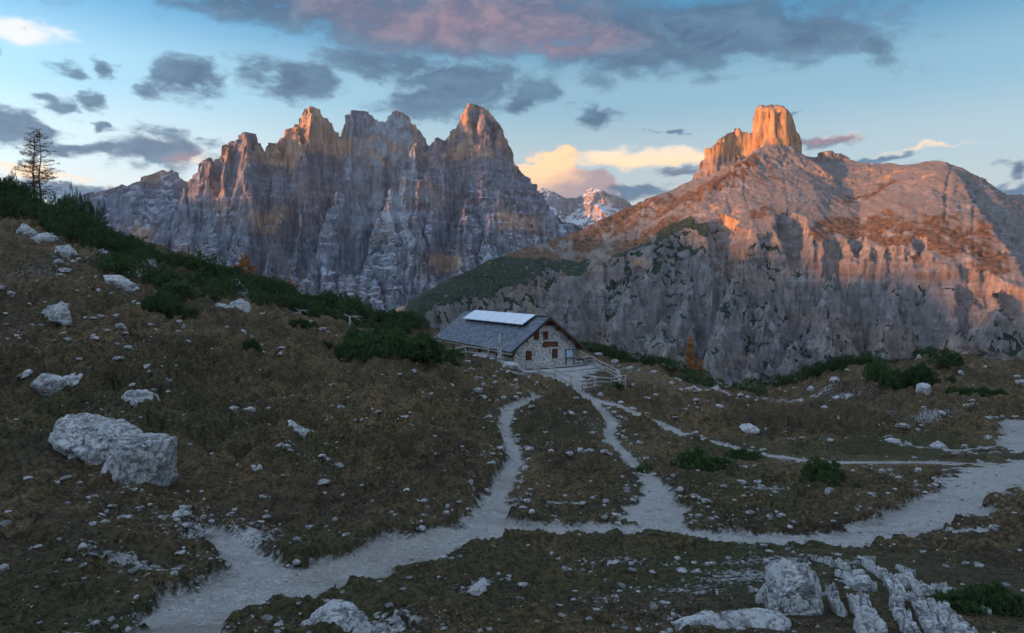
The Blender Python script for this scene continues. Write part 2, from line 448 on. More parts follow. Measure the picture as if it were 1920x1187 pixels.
def mat_leaf(name, a, b_, trans=.15):
    t = NT(name); s = t.attr('shade').outputs['Fac']
    oi = t.n('ShaderNodeObjectInfo').outputs['Random']
    c = t.mix(s, a, b_); c = t.mix(t.math('MULTIPLY', oi, .45), c, tuple(x * .55 for x in a))
    return t.done(c, .8, None)
M = {}
M['ground'] = mat_ground()
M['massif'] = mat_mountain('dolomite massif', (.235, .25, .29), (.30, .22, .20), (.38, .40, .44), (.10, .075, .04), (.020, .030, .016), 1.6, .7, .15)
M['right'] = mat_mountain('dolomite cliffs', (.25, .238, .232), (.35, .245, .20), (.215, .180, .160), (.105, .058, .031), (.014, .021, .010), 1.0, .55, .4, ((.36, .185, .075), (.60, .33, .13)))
M['far'] = mat_mountain('far snowy dolomite', (.30, .28, .275), (.36, .26, .21), (.62, .63, .66), (.10, .075, .04), (.020, .030, .016), 2.4)
M['valley'] = mat_simple('valley forest floor', (.02, .03, .015), (.06, .06, .04), .01, .95, 0, which='World')
M['rock'] = mat_limestone()
M['pebble'] = mat_limestone('pale broken limestone', (.70, .69, .68), 2.0)
# ------------------------------------------------------------------ near ground: thin plate spline through surveyed points
CREST = [(-250, 310, 112), (0, 344, 106), (110, 412, 108), (200, 452, 112), (300, 492, 114), (430, 532, 116), (540, 566, 117), (640, 588, 116), (740, 606, 114), (800, 622, 112),
         (1100, 652, 104), (1200, 682, 92), (1300, 713, 86), (1372, 738, 82), (1420, 742, 84), (1480, 718, 86), (1560, 700, 84), (1650, 688, 82), (1780, 670, 80), (1900, 690, 78), (2100, 690, 78), (2400, 690, 80)]
CTRL = CREST + [
    (0, 1187, 9), (480, 1187, 8.6), (960, 1187, 9.0), (1440, 1187, 8.4), (1700, 1187, 8.6), (1920, 1187, 9.2),
    (350, 1150, 9.8), (600, 1080, 12.3), (800, 1015, 15), (950, 985, 17), (1200, 985, 17.5), (1450, 1017, 16), (1650, 1000, 17.3), (1770, 950, 20.5), (1850, 890, 26), (1900, 872, 29),
    (900, 1080, 12.9), (1100, 1100, 12.4), (1300, 1110, 11.8), (1500, 1060, 12.9), (1650, 1058, 13.1), (1800, 1085, 12.3),
    (0, 1050, 11.5), (0, 900, 17), (0, 760, 25), (0, 650, 34), (0, 560, 46), (0, 470, 64), (0, 400, 86),
    (200, 1050, 12), (200, 930, 17), (200, 800, 24), (200, 650, 37), (200, 545, 56), (180, 490, 76),
    (400, 950, 17.5), (400, 800, 26), (400, 680, 38), (420, 605, 54), (430, 570, 76),
    (600, 900, 20.5), (600, 760, 31), (600, 665, 46), (640, 630, 64), (800, 900, 22), (800, 780, 32.5), (800, 700, 46), (760, 662, 60), (800, 650, 80),
    (960, 930, 22.5), (960, 850, 29), (960, 770, 40), (950, 718, 53), (930, 690, 64), (786, 666, 84), (830, 667, 79), (873, 667, 74), (915, 671, 71), (957, 685, 67), (985, 695, 64.5),
    (965, 692, 75), (824, 655, 94.4), (1077, 688, 78.7), (1110, 690, 76), (1040, 712, 68), (1130, 682, 82),
    (1072, 735, 58), (1095, 758, 50), (1135, 825, 37), (1215, 890, 27), (1230, 930, 23), (1175, 745, 57), (1120, 722, 64), (1150, 702, 72),
    (1400, 765, 62), (1400, 812, 46), (1325, 890, 29), (1400, 862, 34), (1540, 915, 25), (1600, 965, 20), (1450, 935, 23),
    (1500, 772, 60), (1600, 792, 50), (1700, 770, 52), (1800, 790, 48), (1900, 770, 50), (1700, 832, 40), (1500, 852, 37), (1850, 842, 36),
    (1900, 930, 23), (1900, 1000, 17.5), (1900, 1100, 11.8), (2400, 750, 55), (2400, 900, 25), (2400, 1187, 9), (-350, 800, 21), (-350, 560, 42), (-350, 420, 70)]
pts = [wpt(*c) for c in CTRL]
for (px, py, Y) in CREST:
    a = wpt(px, py, Y)
    for dy, dz in ((22, -13), (60, -50), (120, -115), (200, -190)):
        k = (Y + dy) / Y; pts.append(np.array([a[0] * k, a[1] + dy, a[2] + dz]))
pts += [np.array(p, float) for p in [(0, 0, -1.75), (0, 4, -2.9), (-6, 3, -2.4), (6, 3, -3.0), (-12, 0, -.3), (12, 0, -3.3), (-15, -18, 3), (15, -18, -1.5), (-60, 20, 8), (-100, 60, 23),
                                     (-150, 110, 38), (-200, 0, 52), (-120, -60, 28), (0, -80, 6), (120, -60, -10), (120, 20, -8), (200, 60, -30), (-260, 140, 40), (-300, -60, 75), (-230, 200, -10), (250, -60, -40)]]
CP = np.array(pts)

def tps_fit(P, lam=.05):
    n = len(P); d = np.linalg.norm(P[:, None, :2] - P[None, :, :2], axis=2)
    K = np.where(d > 0, d * d * np.log(np.maximum(d, 1e-9)), 0) + np.eye(n) * lam
    A = np.zeros((n + 3, n + 3)); A[:n, :n] = K; Q = np.c_[np.ones(n), P[:, :2]]; A[:n, n:] = Q; A[n:, :n] = Q.T
    return np.linalg.solve(A, np.r_[P[:, 2], np.zeros(3)])
TW = tps_fit(CP)
HUT_Z = -9.20
HUT_O = np.array([.30, 75.0]); HUT_D = np.array([-math.sin(R(27.9)), math.cos(R(27.9))]); HUT_G = np.array([math.cos(R(27.9)), math.sin(R(27.9))])
HUT_L, HUT_W = 21.0, 7.9

def base_h(x, y):
    x = np.asarray(x, float); y = np.asarray(y, float); out = np.zeros(x.shape)
    fx, fy, fo = x.ravel(), y.ravel(), out.ravel()
    for s in range(0, len(fx), 20000):
        X, Y = fx[s:s + 20000], fy[s:s + 20000]
        d2 = (X[:, None] - CP[None, :, 0]) ** 2 + (Y[:, None] - CP[None, :, 1]) ** 2
        k = .5 * d2 * np.log(np.maximum(d2, 1e-12))
        fo[s:s + 20000] = k @ TW[:-3] + TW[-3] + TW[-2] * X + TW[-1] * Y
    # level pad under the hut
    u = (x - HUT_O[0]) * HUT_D[0] + (y - HUT_O[1]) * HUT_D[1]; v = (x - HUT_O[0]) * HUT_G[0] + (y - HUT_O[1]) * HUT_G[1]
    e = np.maximum(np.maximum(-u - 9.0, u - HUT_L - 1), np.maximum(-v - .6, v - HUT_W - 3.0))
    m = smooth(-e, -5, 0)
    return out * (1 - m) + (HUT_Z - .03 + .025 * np.clip(u, 0, 25)) * m

def hit(px, py, y0=3.0, y1=150.0):
    """where the line of sight through a pixel first meets the ground"""
    Y = np.geomspace(y0, y1, 500); X = (px - 960) / F * Y; Z = (HZ - py) / F * Y
    below = np.nonzero(base_h(X, Y) >= Z)[0]
    i = below[0] if len(below) else 499
    if i > 460 and py < 800 and y1 == 150.0: return hit(px, py + 2)      # just over the crest: take the crest itself
    return np.array([X[i], Y[i]])

# trails: pixel polylines traced on the ground, half width in metres
TRAILS = [
    ([(290, 1235, .8), (345, 1175, .95), (410, 1135, 1.05), (490, 1105, 1.1), (610, 1078, 1.0), (720, 1042, .95), (830, 1008, .95), (950, 993, .8), (1100, 988, .8), (1250, 992, .95), (1350, 1005, 1.05), (1450, 1014, 1.1), (1560, 1016, 1.15),
      (1650, 1003, 1.1), (1720, 980, 1.25), (1765, 955, 1.3), (1800, 930, 1.0), (1840, 903, 1.1), (1885, 880, 1.5), (1960, 868, 1.6)], 1),
    ([(915, 985, .75), (925, 940, .48), (950, 895, .38), (968, 862, .35), (957, 830, .32), (945, 800, .34), (952, 768, .4), (985, 754, .45), (1006, 746, .45), (985, 734, .35), (950, 717, .32), (915, 700, .2)], .9),
    ([(1006, 746, .3), (1035, 746, .22)], .8),
    ([(1225, 975, 1.2), (1232, 925, .58), (1215, 893, .36), (1172, 852, .34), (1142, 815, .36), (1148, 792, .42), (1122, 765, .65), (1092, 744, .9), (1078, 730, 1.2), (1066, 714, 2.2), (1056, 702, 3.0), (1075, 697, 3.0), (1100, 692, 2.5)], 1),
    ([(1100, 748, .9), (1150, 758, .9), (1200, 778, .8), (1270, 806, .75), (1335, 832, .75), (1400, 846, .6), (1480, 860, .6), (1560, 868, .7), (1650, 867, .8), (1750, 866, .75), (1850, 872, .9)], .95),
    ([(940, 950, .4), (1050, 940, .35), (1150, 945, .4), (1225, 955, .6)], .8),
    ([(1790, 955, .35), (1850, 932, .25), (1930, 905, .25)], .8),
    ([(520, 1075, .6), (450, 1040, .45), (400, 990, .2)], .8),
    
    ([(1905, 795, 1.1), (1920, 815, 1.4), (1895, 828, 1.0), (1940, 850, 1.0)], .8),
    ([(1700, 835, .4), (1780, 845, .35), (1860, 838, .4)], .6),
]
SEGS = []
for poly, wt in TRAILS:
    q = [tuple(hit(a, b)) + (w,) for a, b, w in poly]
    for a, b in zip(q[:-1], q[1:]): SEGS.append((a, b, wt))
# bare stony patches: centre pixel, radii in metres, weight
GRAVEL = [(1500, 745, 6.0, 2.0, .62), (1590, 745, 4.0, 2.2, .52), (1325, 742, 3.5, 1.6, .9), (1190, 740, 3, 3, .25), (1380, 1082, 1.3, .9, .55), (1180, 1060, 1.3, .8, .5), (1290, 1105, 2.0, .8, .45), (1130, 1130, 1.4, .8, .4), (1740, 785, 3.4, 1.4, .55), (1670, 790, 2.6, 1.4, .45),
          (900, 1105, .8, .4, .6), (430, 1010, 1.5, 1.2, .7), (250, 1060, 1.6, .4, .6), (240, 500, 5, 2, .8), (270, 520, 4, 1.6, .8), (60, 450, 8, 2, .5), (540, 600, 6, .8, .6), (1000, 690, 3, 2.5, .45), (985, 705, 3, 2.5, .5), (950, 940, 1.0, .6, .6),
          (1100, 800, 4, 3, .42), (1060, 850, 3, 3, .36), (870, 700, 6, 6, .34), (1830, 1015, .9, .6, .9), (1450, 930, 1.6, .6, .6), (1830, 850, 2, .6, .6), (1150, 690, 8, 5, .35), (120, 600, 7, 5, .35), (60, 520, 8, 6, .42), (1640, 830, 4, 1, .5), (700, 1180, 1.2, .8, .6), (760, 950, 1.2, .8, .4), (1450, 1050, 2.5, .8, .5)]
GRAVEL = [tuple(hit(a, b)) + (c, d_, w) for a, b, c, d_, w in GRAVEL]

def path_mask(x, y):
    """signed closeness to the trails: 1 in the middle, 0 well outside"""
    x = np.asarray(x, np.float64); y = np.asarray(y, np.float64)
    best = np.full(x.shape, -9.0)
    wob = fbm2(x * .9, y * .9, 4, 55) * .5
    for a, b, wt in SEGS:
        ax, ay, bx, by = a[0], a[1], b[0], b[1]
        r = max(a[2], b[2]) + 2.5
        sel = (x > min(ax, bx) - r) & (x < max(ax, bx) + r) & (y > min(ay, by) - r) & (y < max(ay, by) + r)
        if not sel.any(): continue
        X, Y = x[sel], y[sel]
        dx, dy = bx - ax, by - ay; t = np.clip(((X - ax) * dx + (Y - ay) * dy) / max(dx * dx + dy * dy, 1e-9), 0, 1)
        w = (a[2] + (b[2] - a[2]) * t) * .84
        dd = np.hypot(X - ax - dx * t, Y - ay - dy * t)
        best[sel] = np.maximum(best[sel], (w * (1 + wob[sel]) - dd))
    return best            # metres inside the edge (positive) or outside (negative)

def gravel_mask(x, y):
    g = np.zeros(np.shape(x))
    for cx, cy, rx, ry, w in GRAVEL:
        sel = (np.abs(x - cx) < rx * 2.2) & (np.abs(y - cy) < ry * 2.2 + .5)
        if sel.any():
            q = np.hypot((x[sel] - cx) / rx, (y[sel] - cy) / ry); g[sel] = np.maximum(g[sel], w * np.exp(-q * q * 1.1))
    return g

PAVE = hit(1690, 1130)
EXCL = []                      # discs kept clear of grass: x, y, radius
def ground_z(x, y, pm=None):
    x = np.asarray(x, np.float64); y = np.asarray(y, np.float64)
    if pm is None: pm = path_mask(x, y)
    z = base_h(x, y)
    u = (x - HUT_O[0]) * HUT_D[0] + (y - HUT_O[1]) * HUT_D[1]; v = (x - HUT_O[0]) * HUT_G[0] + (y - HUT_O[1]) * HUT_G[1]
    e = np.maximum(np.maximum(-u - 9, u - HUT_L - 1), np.maximum(-v - 1, v - HUT_W - 3.5))
    off = smooth(e, 1.0, 9) * .9 + .1 * smooth(e, 0, 3)
    pv = np.hypot((x - PAVE[0]) / 4.0, (y - PAVE[1]) / 3.6); off = off * (.12 + .88 * smooth(pv, .8, 1.35))
    far = smooth(np.hypot(x, y), 5, 40)
    turf = fbm2(x * .13, y * .13, 3, 5) * (.25 + .75 * far) + (rid2(x * .45, y * .45, 3, 11) - .55) * (.5 + .35 * far) + fbm2(x * 1.5, y * 1.5, 3, 21) * (.15 + .1 * far)
    stp = z * 1.3 + fbm2(x * .3, y * .3, 3, 35) * 1.6
    turf = turf + ((1 - (stp - np.floor(stp))) - .5) * .34 * smooth(fbm2(x * .16, y * .16, 2, 37), -.15, .35)
    # cushions and little terraces in the turf
    cush = np.maximum(0, fbm2(x * .8, y * .8, 2, 31)) * .42 + np.abs(fbm2(x * 2.8, y * 2.8, 3, 33)) * .15
    inside = smooth(pm, -.22, .10)
    calm = smooth(pm, -1.5, -.05)
    near = .30 + .70 * smooth(np.hypot(x, y), 12, 32); bas = np.exp(-(((x - 16) / 13) ** 2 + ((y - 32.5) / 7.5) ** 2)); near = near * (1 - .90 * bas); turf = turf * near; cush = cush * (.45 + .55 * near) * (1 - .88 * bas)
    z = z + off * ((turf * (1 - calm * .75) + cush * (1 - inside * .92)) * (1 - inside * .7)) - off * inside * .11 * (1 - .9 * bas) + off * .05 * (1 - .9 * bas) * smooth(pm, -1.4, -.3) * (1 - inside)
    z += off * inside * fbm2(x * 5, y * 5, 2, 41) * .025
    return z

def build_ground():
    a_in = np.linspace(R(-41), R(41), 660)
    a_l = np.linspace(R(-180), R(-41), 110)[:-1]; a_r = np.linspace(R(41), R(180), 80)[1:-1]
    A = np.concatenate([a_l, a_in, a_r])
    rr = np.concatenate([[.05, .5, 1.2, 2.0, 3.0], np.geomspace(4.0, 130, 400), np.geomspace(132, 330, 40)])
    RR, AA = np.meshgrid(rr, A, indexing='ij')
    X, Y = RR * np.sin(AA), RR * np.cos(AA)
    pm = path_mask(X, Y)
    Z = ground_z(X, Y, pm)
    P = np.stack([X, Y, Z], -1)
    path = smooth(pm, -.45, .35) * .98
    g = gravel_mask(X, Y)
    g = np.maximum(g, .30 * smooth(pm, -1.1, -.1) * (fbm2(X * .6, Y * .6, 3, 71) > -.15))
    g = np.maximum(g, np.clip(fbm2(X * .22, Y * .22, 4, 77) * .7 - .02, 0, .34))
    moss = np.clip(fbm2(X * .10, Y * .10, 3, 81) * 1.1 + .1, 0, 1) * smooth(60 - Y, 0, 40)
    moss = np.maximum(moss, np.exp(-(((X - 18) / 12) ** 2 + ((Y - 38) / 5) ** 2)))
    tint = np.clip(fbm2(X * .11, Y * .11, 4, 91) * 1.3 + .12 + .35 * smooth(Y, 20, 60), 0, 1)
    o = grid_mesh('ground', P, M['ground'], np.stack([path, g, moss, tint], -1), wrap=True)
    return structure(o)
build_ground()

# ------------------------------------------------------------------ mountains: ridges raised where they stand, flanks falling away
def seg_raise(H, X, Y, poly, gfun):
    for a, b in zip(poly[:-1], poly[1:]):
        dx, dy = b[0] - a[0], b[1] - a[1]; l2 = dx * dx + dy * dy + 1e-9
        t = np.clip(((X - a[0]) * dx + (Y - a[1]) * dy) / l2, 0, 1)
        qx, qy = X - (a[0] + dx * t), Y - (a[1] + dy * t)
        np.maximum(H, a[2] + (b[2] - a[2]) * t - gfun(np.hypot(qx, qy), qy), out=H)
    return H

def pwl(*knots):
    ds, hs = zip(*knots)
    def f(d):
        e = np.interp(d, ds, hs).astype(np.float32)
        s = (hs[-1] - hs[-2]) / (ds[-1] - ds[-2])
        return e + np.maximum(0, d - ds[-1]) * s
    return f

def ledges(H, step, k, off):
    q = (H + off) / step; f = q - np.floor(q)
    return H + ((np.floor(q) + smooth(f, .30, .70)) * step - off - H) * k

def mesh_normals(P):
    dx = np.gradient(P, axis=1); dy = np.gradient(P, axis=0)
    n = np.cross(dx, dy); n /= np.maximum(np.linalg.norm(n, axis=2, keepdims=True), 1e-9)
    return n * np.sign(n[..., 2:3] + 1e-9)

def finish_mountain(name, X, Y, H, mat, amp, sc_, masks_fn, label=None):
    P = np.stack([X, Y, H], -1).astype(np.float64)
    n = mesh_normals(P); steep = 1 - n[..., 2]
    st = smooth(steep, .13, .40)
    x, y, z = P[..., 0], P[..., 1], P[..., 2]
    # ribs, cracks and ledges on the steep faces
    w = fbm2(x / (70 * sc_), z / (70 * sc_) + y / (70 * sc_), 3, 3)
    def saw(q): return 1 - (q - np.floor(q))
    h = x + .45 * y                                        # runs along the faces
    pill = rid2(h / (75 * sc_) + w * .55, z / (430 * sc_), 3, 7, .5) - .6
    crack = np.exp(-np.abs(pn2(h / (34 * sc_) + w * .5, z / (240 * sc_), 29)) * 15) + .6 * np.exp(-np.abs(pn2(h / (15 * sc_) + w * .5, z / (130 * sc_), 30)) * 11)
    slab = (saw((z + .75 * x) / (52 * sc_) + w * 1.5) - .5) * smooth(pn2(x / (120 * sc_), z / (90 * sc_), 16), -.1, .35) + .7 * (saw((z - .6 * x) / (44 * sc_) + w * 1.3) - .5) * smooth(pn2(x / (110 * sc_), z / (95 * sc_), 17), 0, .35)
    led = (saw(z / (15 * sc_) + w * .8) - .5) * smooth(pn2(x / (70 * sc_), z / (50 * sc_), 18), -.2, .3)
    fine = rid2(h / (11 * sc_), z / (24 * sc_), 4, 23, .6) - .6
    blk = np.floor(pn2(h / (24 * sc_) + w * .6, z / (30 * sc_), 41) * 4) / 4 + .6 * np.floor(pn2(h / (10 * sc_), z / (13 * sc_) + w, 43) * 4) / 4
    d = st * amp * (pill * 1.2 - crack * .6 + slab * .85 + led * .6 + fine * .45 + blk * .75) + (1 - st) * amp * .10 * fine
    P = P + n * d[..., None]
    n2 = mesh_normals(P)
    # keep the winding upward
    o = grid_mesh(name, P, mat, masks_fn(P, n, n2))
    structure(o)
    return o

# --- left massif
SKY_L = [(300, 470, 2050), (345, 425, 2080), (362, 330, 2110), (375, 300, 2120), (395, 293, 2130), (415, 298, 2140), (420, 272, 2140), (430, 264, 2150), (442, 264, 2150), (455, 252, 2160), (468, 245, 2160), (480, 252, 2165), (490, 268, 2170), (497, 292, 2175),
         (505, 266, 2180), (520, 262, 2190), (535, 245, 2200), (545, 236, 2205), (562, 228, 2210), (570, 224, 2215), (573, 207, 2220), (585, 197, 2225), (600, 208, 2230), (615, 222, 2240), (630, 245, 2250), (639, 256, 2255), (646, 244, 2260),
         (651, 215, 2270), (665, 205, 2280), (690, 211, 2290), (710, 228, 2300), (722, 230, 2310), (729, 215, 2315), (741, 206, 2320), (752, 192, 2320), (763, 201, 2325), (770, 215, 2330), (777, 232, 2335), (790, 250, 2340), (806, 277, 2350),
         (822, 256, 2300), (838, 264, 2340), (848, 245, 2370), (860, 230, 2380), (868, 210, 2385), (882, 192, 2390), (905, 200, 2400), (925, 214, 2410), (938, 235, 2420), (950, 258, 2430), (956, 300, 2440), (975, 335, 2460), (990, 362, 2480),
         (1010, 392, 2510), (1022, 420, 2540), (1050, 440, 2580), (1080, 470, 2620)]
SPUR_L = [[(822, 256, 2300), (795, 320, 2220), (765, 375, 2140), (735, 425, 2070), (715, 480, 2000), (700, 550, 1920), (690, 620, 1850)],
          [(822, 256, 2300), (860, 330, 2230), (880, 400, 2150), (890, 470, 2060), (880, 540, 1980)],
          [(455, 262, 2150), (440, 330, 2090), (405, 400, 2020), (375, 450, 1960), (350, 520, 1890)],
          [(468, 250, 2160), (480, 340, 2070), (485, 420, 2000), (470, 500, 1920), (450, 570, 1850)],
          [(562, 235, 2205), (555, 330, 2120), (570, 420, 2030), (590, 500, 1950), (600, 580, 1870)],
          [(665, 215, 2275), (650, 300, 2200), (655, 390, 2110), (640, 470, 2020), (640, 560, 1930)],
          [(752, 205, 2315), (742, 290, 2240), (705, 350, 2180), (685, 400, 2130)],
          [(585, 200, 2225), (610, 300, 2150), (612, 380, 2080), (625, 430, 2040)],
          [(905, 202, 2395), (900, 300, 2330), (925, 370, 2270), (950, 430, 2210), (960, 480, 2150)],
          [(882, 194, 2388), (865, 280, 2330), (850, 330, 2290)],
          [(945, 260, 2425), (965, 350, 2390), (1000, 420, 2360), (1030, 460, 2330)],
          [(520, 264, 2185), (510, 330, 2130), (515, 400, 2070), (530, 470, 2000)],
          [(800, 430, 2090), (805, 490, 2010), (800, 560, 1930)], [(380, 300, 2122), (372, 370, 2070), (360, 430, 2020)]]
VAL_L = [[(497, 296, 2185), (500, 350, 2170), (506, 410, 2140), (500, 470, 2080), (482, 540, 1990), (470, 610, 1890)], [(639, 262, 2262), (636, 330, 2252), (622, 400, 2215), (600, 460, 2145), (572, 530, 2045), (555, 610, 1940)],
         [(806, 282, 2358), (780, 330, 2342), (740, 390, 2295), (700, 450, 2215), (670, 520, 2110), (650, 600, 1995)], [(722, 240, 2318), (716, 300, 2300), (704, 360, 2275), (690, 420, 2230)], [(412, 305, 2146), (405, 350, 2132), (385, 420, 2085), (358, 500, 2000)],
         [(842, 274, 2356), (852, 330, 2335), (862, 400, 2295), (852, 450, 2235), (836, 500, 2150), (828, 580, 2030)], [(546, 310, 2190), (540, 380, 2155), (548, 450, 2095), (535, 540, 1990), (520, 600, 1920)], [(680, 300, 2262), (676, 370, 2210), (672, 430, 2150), (668, 480, 2090)], [(440, 380, 2090), (432, 440, 2030), (415, 520, 1950)]]
def carve(H, X, Y, poly, f):
    for a, b in zip(poly[:-1], poly[1:]):
        dx, dy = b[0] - a[0], b[1] - a[1]; l2 = dx * dx + dy * dy + 1e-9
        t = np.clip(((X - a[0]) * dx + (Y - a[1]) * dy) / l2, 0, 1); d = np.hypot(X - a[0] - dx * t, Y - a[1] - dy * t)
        # walls of the gully open out towards the front
        np.minimum(H, a[2] + (b[2] - a[2]) * t + f(d), out=H)
    return H
def left_massif():
    xs = np.linspace(-1420, 420, 640); ys = np.concatenate([np.linspace(1560, 2480, 430), np.linspace(2484, 2900, 40)])
    X, Y = np.meshgrid(xs, ys)
    wx = X + fbm2(X / 150, Y / 150, 3, 101) * 9 + fbm2(X / 34, Y / 34, 3, 107) * 4
    wy = Y + fbm2(X / 150, Y / 150, 3, 103) * 16 + fbm2(X / 40, Y / 40, 3, 109) * 6
    H = np.full(X.shape, -500.0, np.float32)
    f1 = pwl((0, 0), (6, 6), (40, 190), (80, 290), (200, 480), (420, 700), (700, 880))
    b1 = pwl((0, 0), (6, 3), (60, 170), (300, 500), (600, 760))
    seg_raise(H, wx, wy, [wpt(*p) for p in SKY_L], lambda d, q: np.where(q < 0, f1(d), b1(d)))
    f2 = pwl((0, 0), (8, 4), (60, 110), (140, 230), (260, 360), (600, 620))
    for s in SPUR_L: seg_raise(H, wx, wy, [wpt(*p) for p in s], lambda d, q: f2(d))
    f3 = pwl((0, 0), (7, 3), (30, 95), (70, 190), (160, 340), (400, 600))
    for px, py, Yd, dx, dy, reach in ((395, 296, 2130, -4, 95, 70), (432, 266, 2150, -12, 100, 85), (466, 247, 2160, 4, 120, 100), (520, 264, 2190, -14, 85, 90), (558, 230, 2210, -10, 120, 110), (585, 199, 2225, 6, 100, 80), (600, 212, 2232, 20, 120, 95), (658, 208, 2275, -4, 150, 110), (690, 213, 2290, 4, 130, 100), (752, 194, 2320, -2, 110, 85), (768, 215, 2328, 8, 120, 110), (882, 194, 2390, -12, 120, 80), (905, 201, 2400, 0, 190, 120), (930, 222, 2415, 14, 170, 120)):
        seg_raise(H, wx, wy, [wpt(px, py + 2, Yd), wpt(px + dx * .4, py + 14, Yd - reach * .55), wpt(px + dx * .7, py + dy * .45, Yd - reach * .85), wpt(px + dx, py + dy, Yd - reach * 1.15), wpt(px + dx * 1.6, py + dy * 1.7, Yd - reach * 2.0)], lambda d, q: f3(d))
    cv = pwl((0, 0), (10, 10), (34, 105), (62, 260), (95, 620))
    for v in VAL_L: carve(H, wx, wy, [wpt(px, py + 6, Yd - 48) for px, py, Yd in v[1:]], lambda d: cv(d))
    # gullies that run down the faces
    hh = X + fbm2(X / 160, Y / 130, 3, 113) * 30 + .25 * Y
    low = smooth(600 - H, 60, 420)
    g = .62 - rid2(hh / 120, Y / 900, 2, 117)
    H = H - low * (np.maximum(0, g) * 70 + np.maximum(0, .62 - rid2(hh / 47, Y / 600, 2, 118)) * 30)
    H = H - low * (np.exp(-np.abs(pn2(hh / 90, Y / 500, 121)) * 20) * 40 + np.exp(-np.abs(pn2(hh / 38, Y / 300, 122)) * 14) * 15)
    H = ledges(H, 30.0, .55 * smooth(fbm2(X / 120, Y / 120, 2, 151), -.5, .2), fbm2(X / 150, Y / 150, 3, 153) * 22)
    H = ledges(H, 11.0, .45, fbm2(X / 60, Y / 60, 2, 155) * 9)
    H = np.maximum(H, -420)
    def masks(P, n, n2):
        x, y, z = P[..., 0], P[..., 1], P[..., 2]
        st = n2[..., 2]
        scree = smooth(st, .62, .80) * smooth(450 - z, 0, 250) * .75 + smooth(fbm2(x / 120, z / 60, 3, 131), .1, .6) * .25 + smooth(g, .08, .3) * .45
        grass = smooth(st, .6, .8) * smooth(-z, -120, -20) * .4
        pine = smooth(st, .42, .62) * smooth(fbm2(x / 60, z / 80, 3, 137), .18, .42) * smooth(230 - z, 0, 160) * .95
        tint = np.clip(.45 + fbm2(x / 200, z / 140, 4, 139) * .7 + .55 * smooth(z, 300, 480), 0, 1)  # tops tinted warmer with height, sunlight put into the rock colour
        return np.stack([scree, grass, pine, tint], -1)
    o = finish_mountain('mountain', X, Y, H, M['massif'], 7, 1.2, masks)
    o['label'] = 'jagged dolomite massif with five pale rock towers'
left_massif()

# --- right mountain with its square summit tower
RIDGE_R = [(700, 640, 980), (740, 603, 1050), (762, 578, 1100), (850, 520, 1250), (960, 473, 1380), (1060, 443, 1480), (1180, 388, 1560), (1250, 356, 1580), (1305, 332, 1600), (1350, 312, 1600), (1400, 288, 1590), (1440, 276, 1580), (1490, 286, 1570),
           (1530, 296, 1550), (1600, 304, 1500), (1650, 306, 1450), (1700, 304, 1400), (1740, 302, 1350), (1776, 303, 1300)]
SPUR_R = [[(1776, 303, 1300), (1800, 372, 1185), (1830, 425, 1100), (1880, 482, 1020), (1915, 525, 960), (1950, 590, 900)],
          [(1776, 303, 1300), (1850, 360, 1400), (1920, 366, 1450), (2050, 380, 1500), (2300, 420, 1500)], [(1560, 300, 1530), (1600, 330, 1430), (1625, 400, 1270)], [(1450, 258, 1552), (1400, 297, 1508), (1335, 350, 1455)]]
BR_PX = [700, 740, 850, 950, 1100, 1250, 1420, 1600, 1750, 1900, 2000, 2200]
BR_Y = [1000, 1030, 1165, 1245, 1335, 1325, 1240, 1160, 1035, 925, 890, 850]
RIBS = [[(1195, 478, 1290), (1182, 540, 1225), (1150, 620, 1160), (1125, 700, 1090), (1105, 780, 1020)], [(985, 548, 1265), (965, 600, 1205), (945, 660, 1140), (930, 720, 1080)], [(885, 570, 1180), (865, 620, 1130), (850, 680, 1080)],
        [(1408, 446, 1240), (1392, 500, 1175), (1362, 580, 1095), (1328, 680, 1020), (1300, 770, 960)], [(1243, 597, 1115), (1236, 640, 1075), (1226, 760, 990)],
        [(1557, 508, 1115), (1548, 560, 1065), (1530, 640, 1000), (1515, 760, 920)], [(1500, 608, 1040), (1494, 660, 990), (1480, 760, 920)],
        [(1690, 520, 1030), (1670, 590, 965), (1640, 670, 900), (1620, 750, 850)], [(1885, 535, 935), (1862, 600, 880), (1835, 700, 815)], [(1300, 520, 1245), (1285, 580, 1185), (1270, 650, 1125), (1262, 740, 1050)],
        [(1075, 545, 1280), (1050, 600, 1215), (1030, 670, 1150), (1015, 740, 1080)], [(1445, 540, 1130), (1430, 620, 1065), (1405, 720, 990)], [(1790, 600, 890), (1775, 660, 845), (1760, 740, 800)]]
VAL_R = [[(1488, 462, 1250), (1482, 530, 1180), (1490, 600, 1110), (1515, 680, 1035), (1530, 750, 975)], [(1352, 478, 1285), (1342, 540, 1222), (1318, 600, 1162), (1296, 690, 1080)], [(1230, 505, 1298), (1215, 570, 1232), (1200, 640, 1172), (1178, 730, 1095)],
         [(1612, 468, 1172), (1600, 540, 1100), (1582, 620, 1032), (1565, 730, 945)], [(1722, 480, 1080), (1714, 550, 1012), (1690, 640, 940), (1668, 730, 875)], [(1822, 528, 975), (1800, 600, 915), (1768, 700, 845)], [(1112, 525, 1325), (1100, 585, 1265), (1084, 660, 1195)], [(1028, 528, 1325), (1010, 592, 1250), (985, 670, 1165)]]
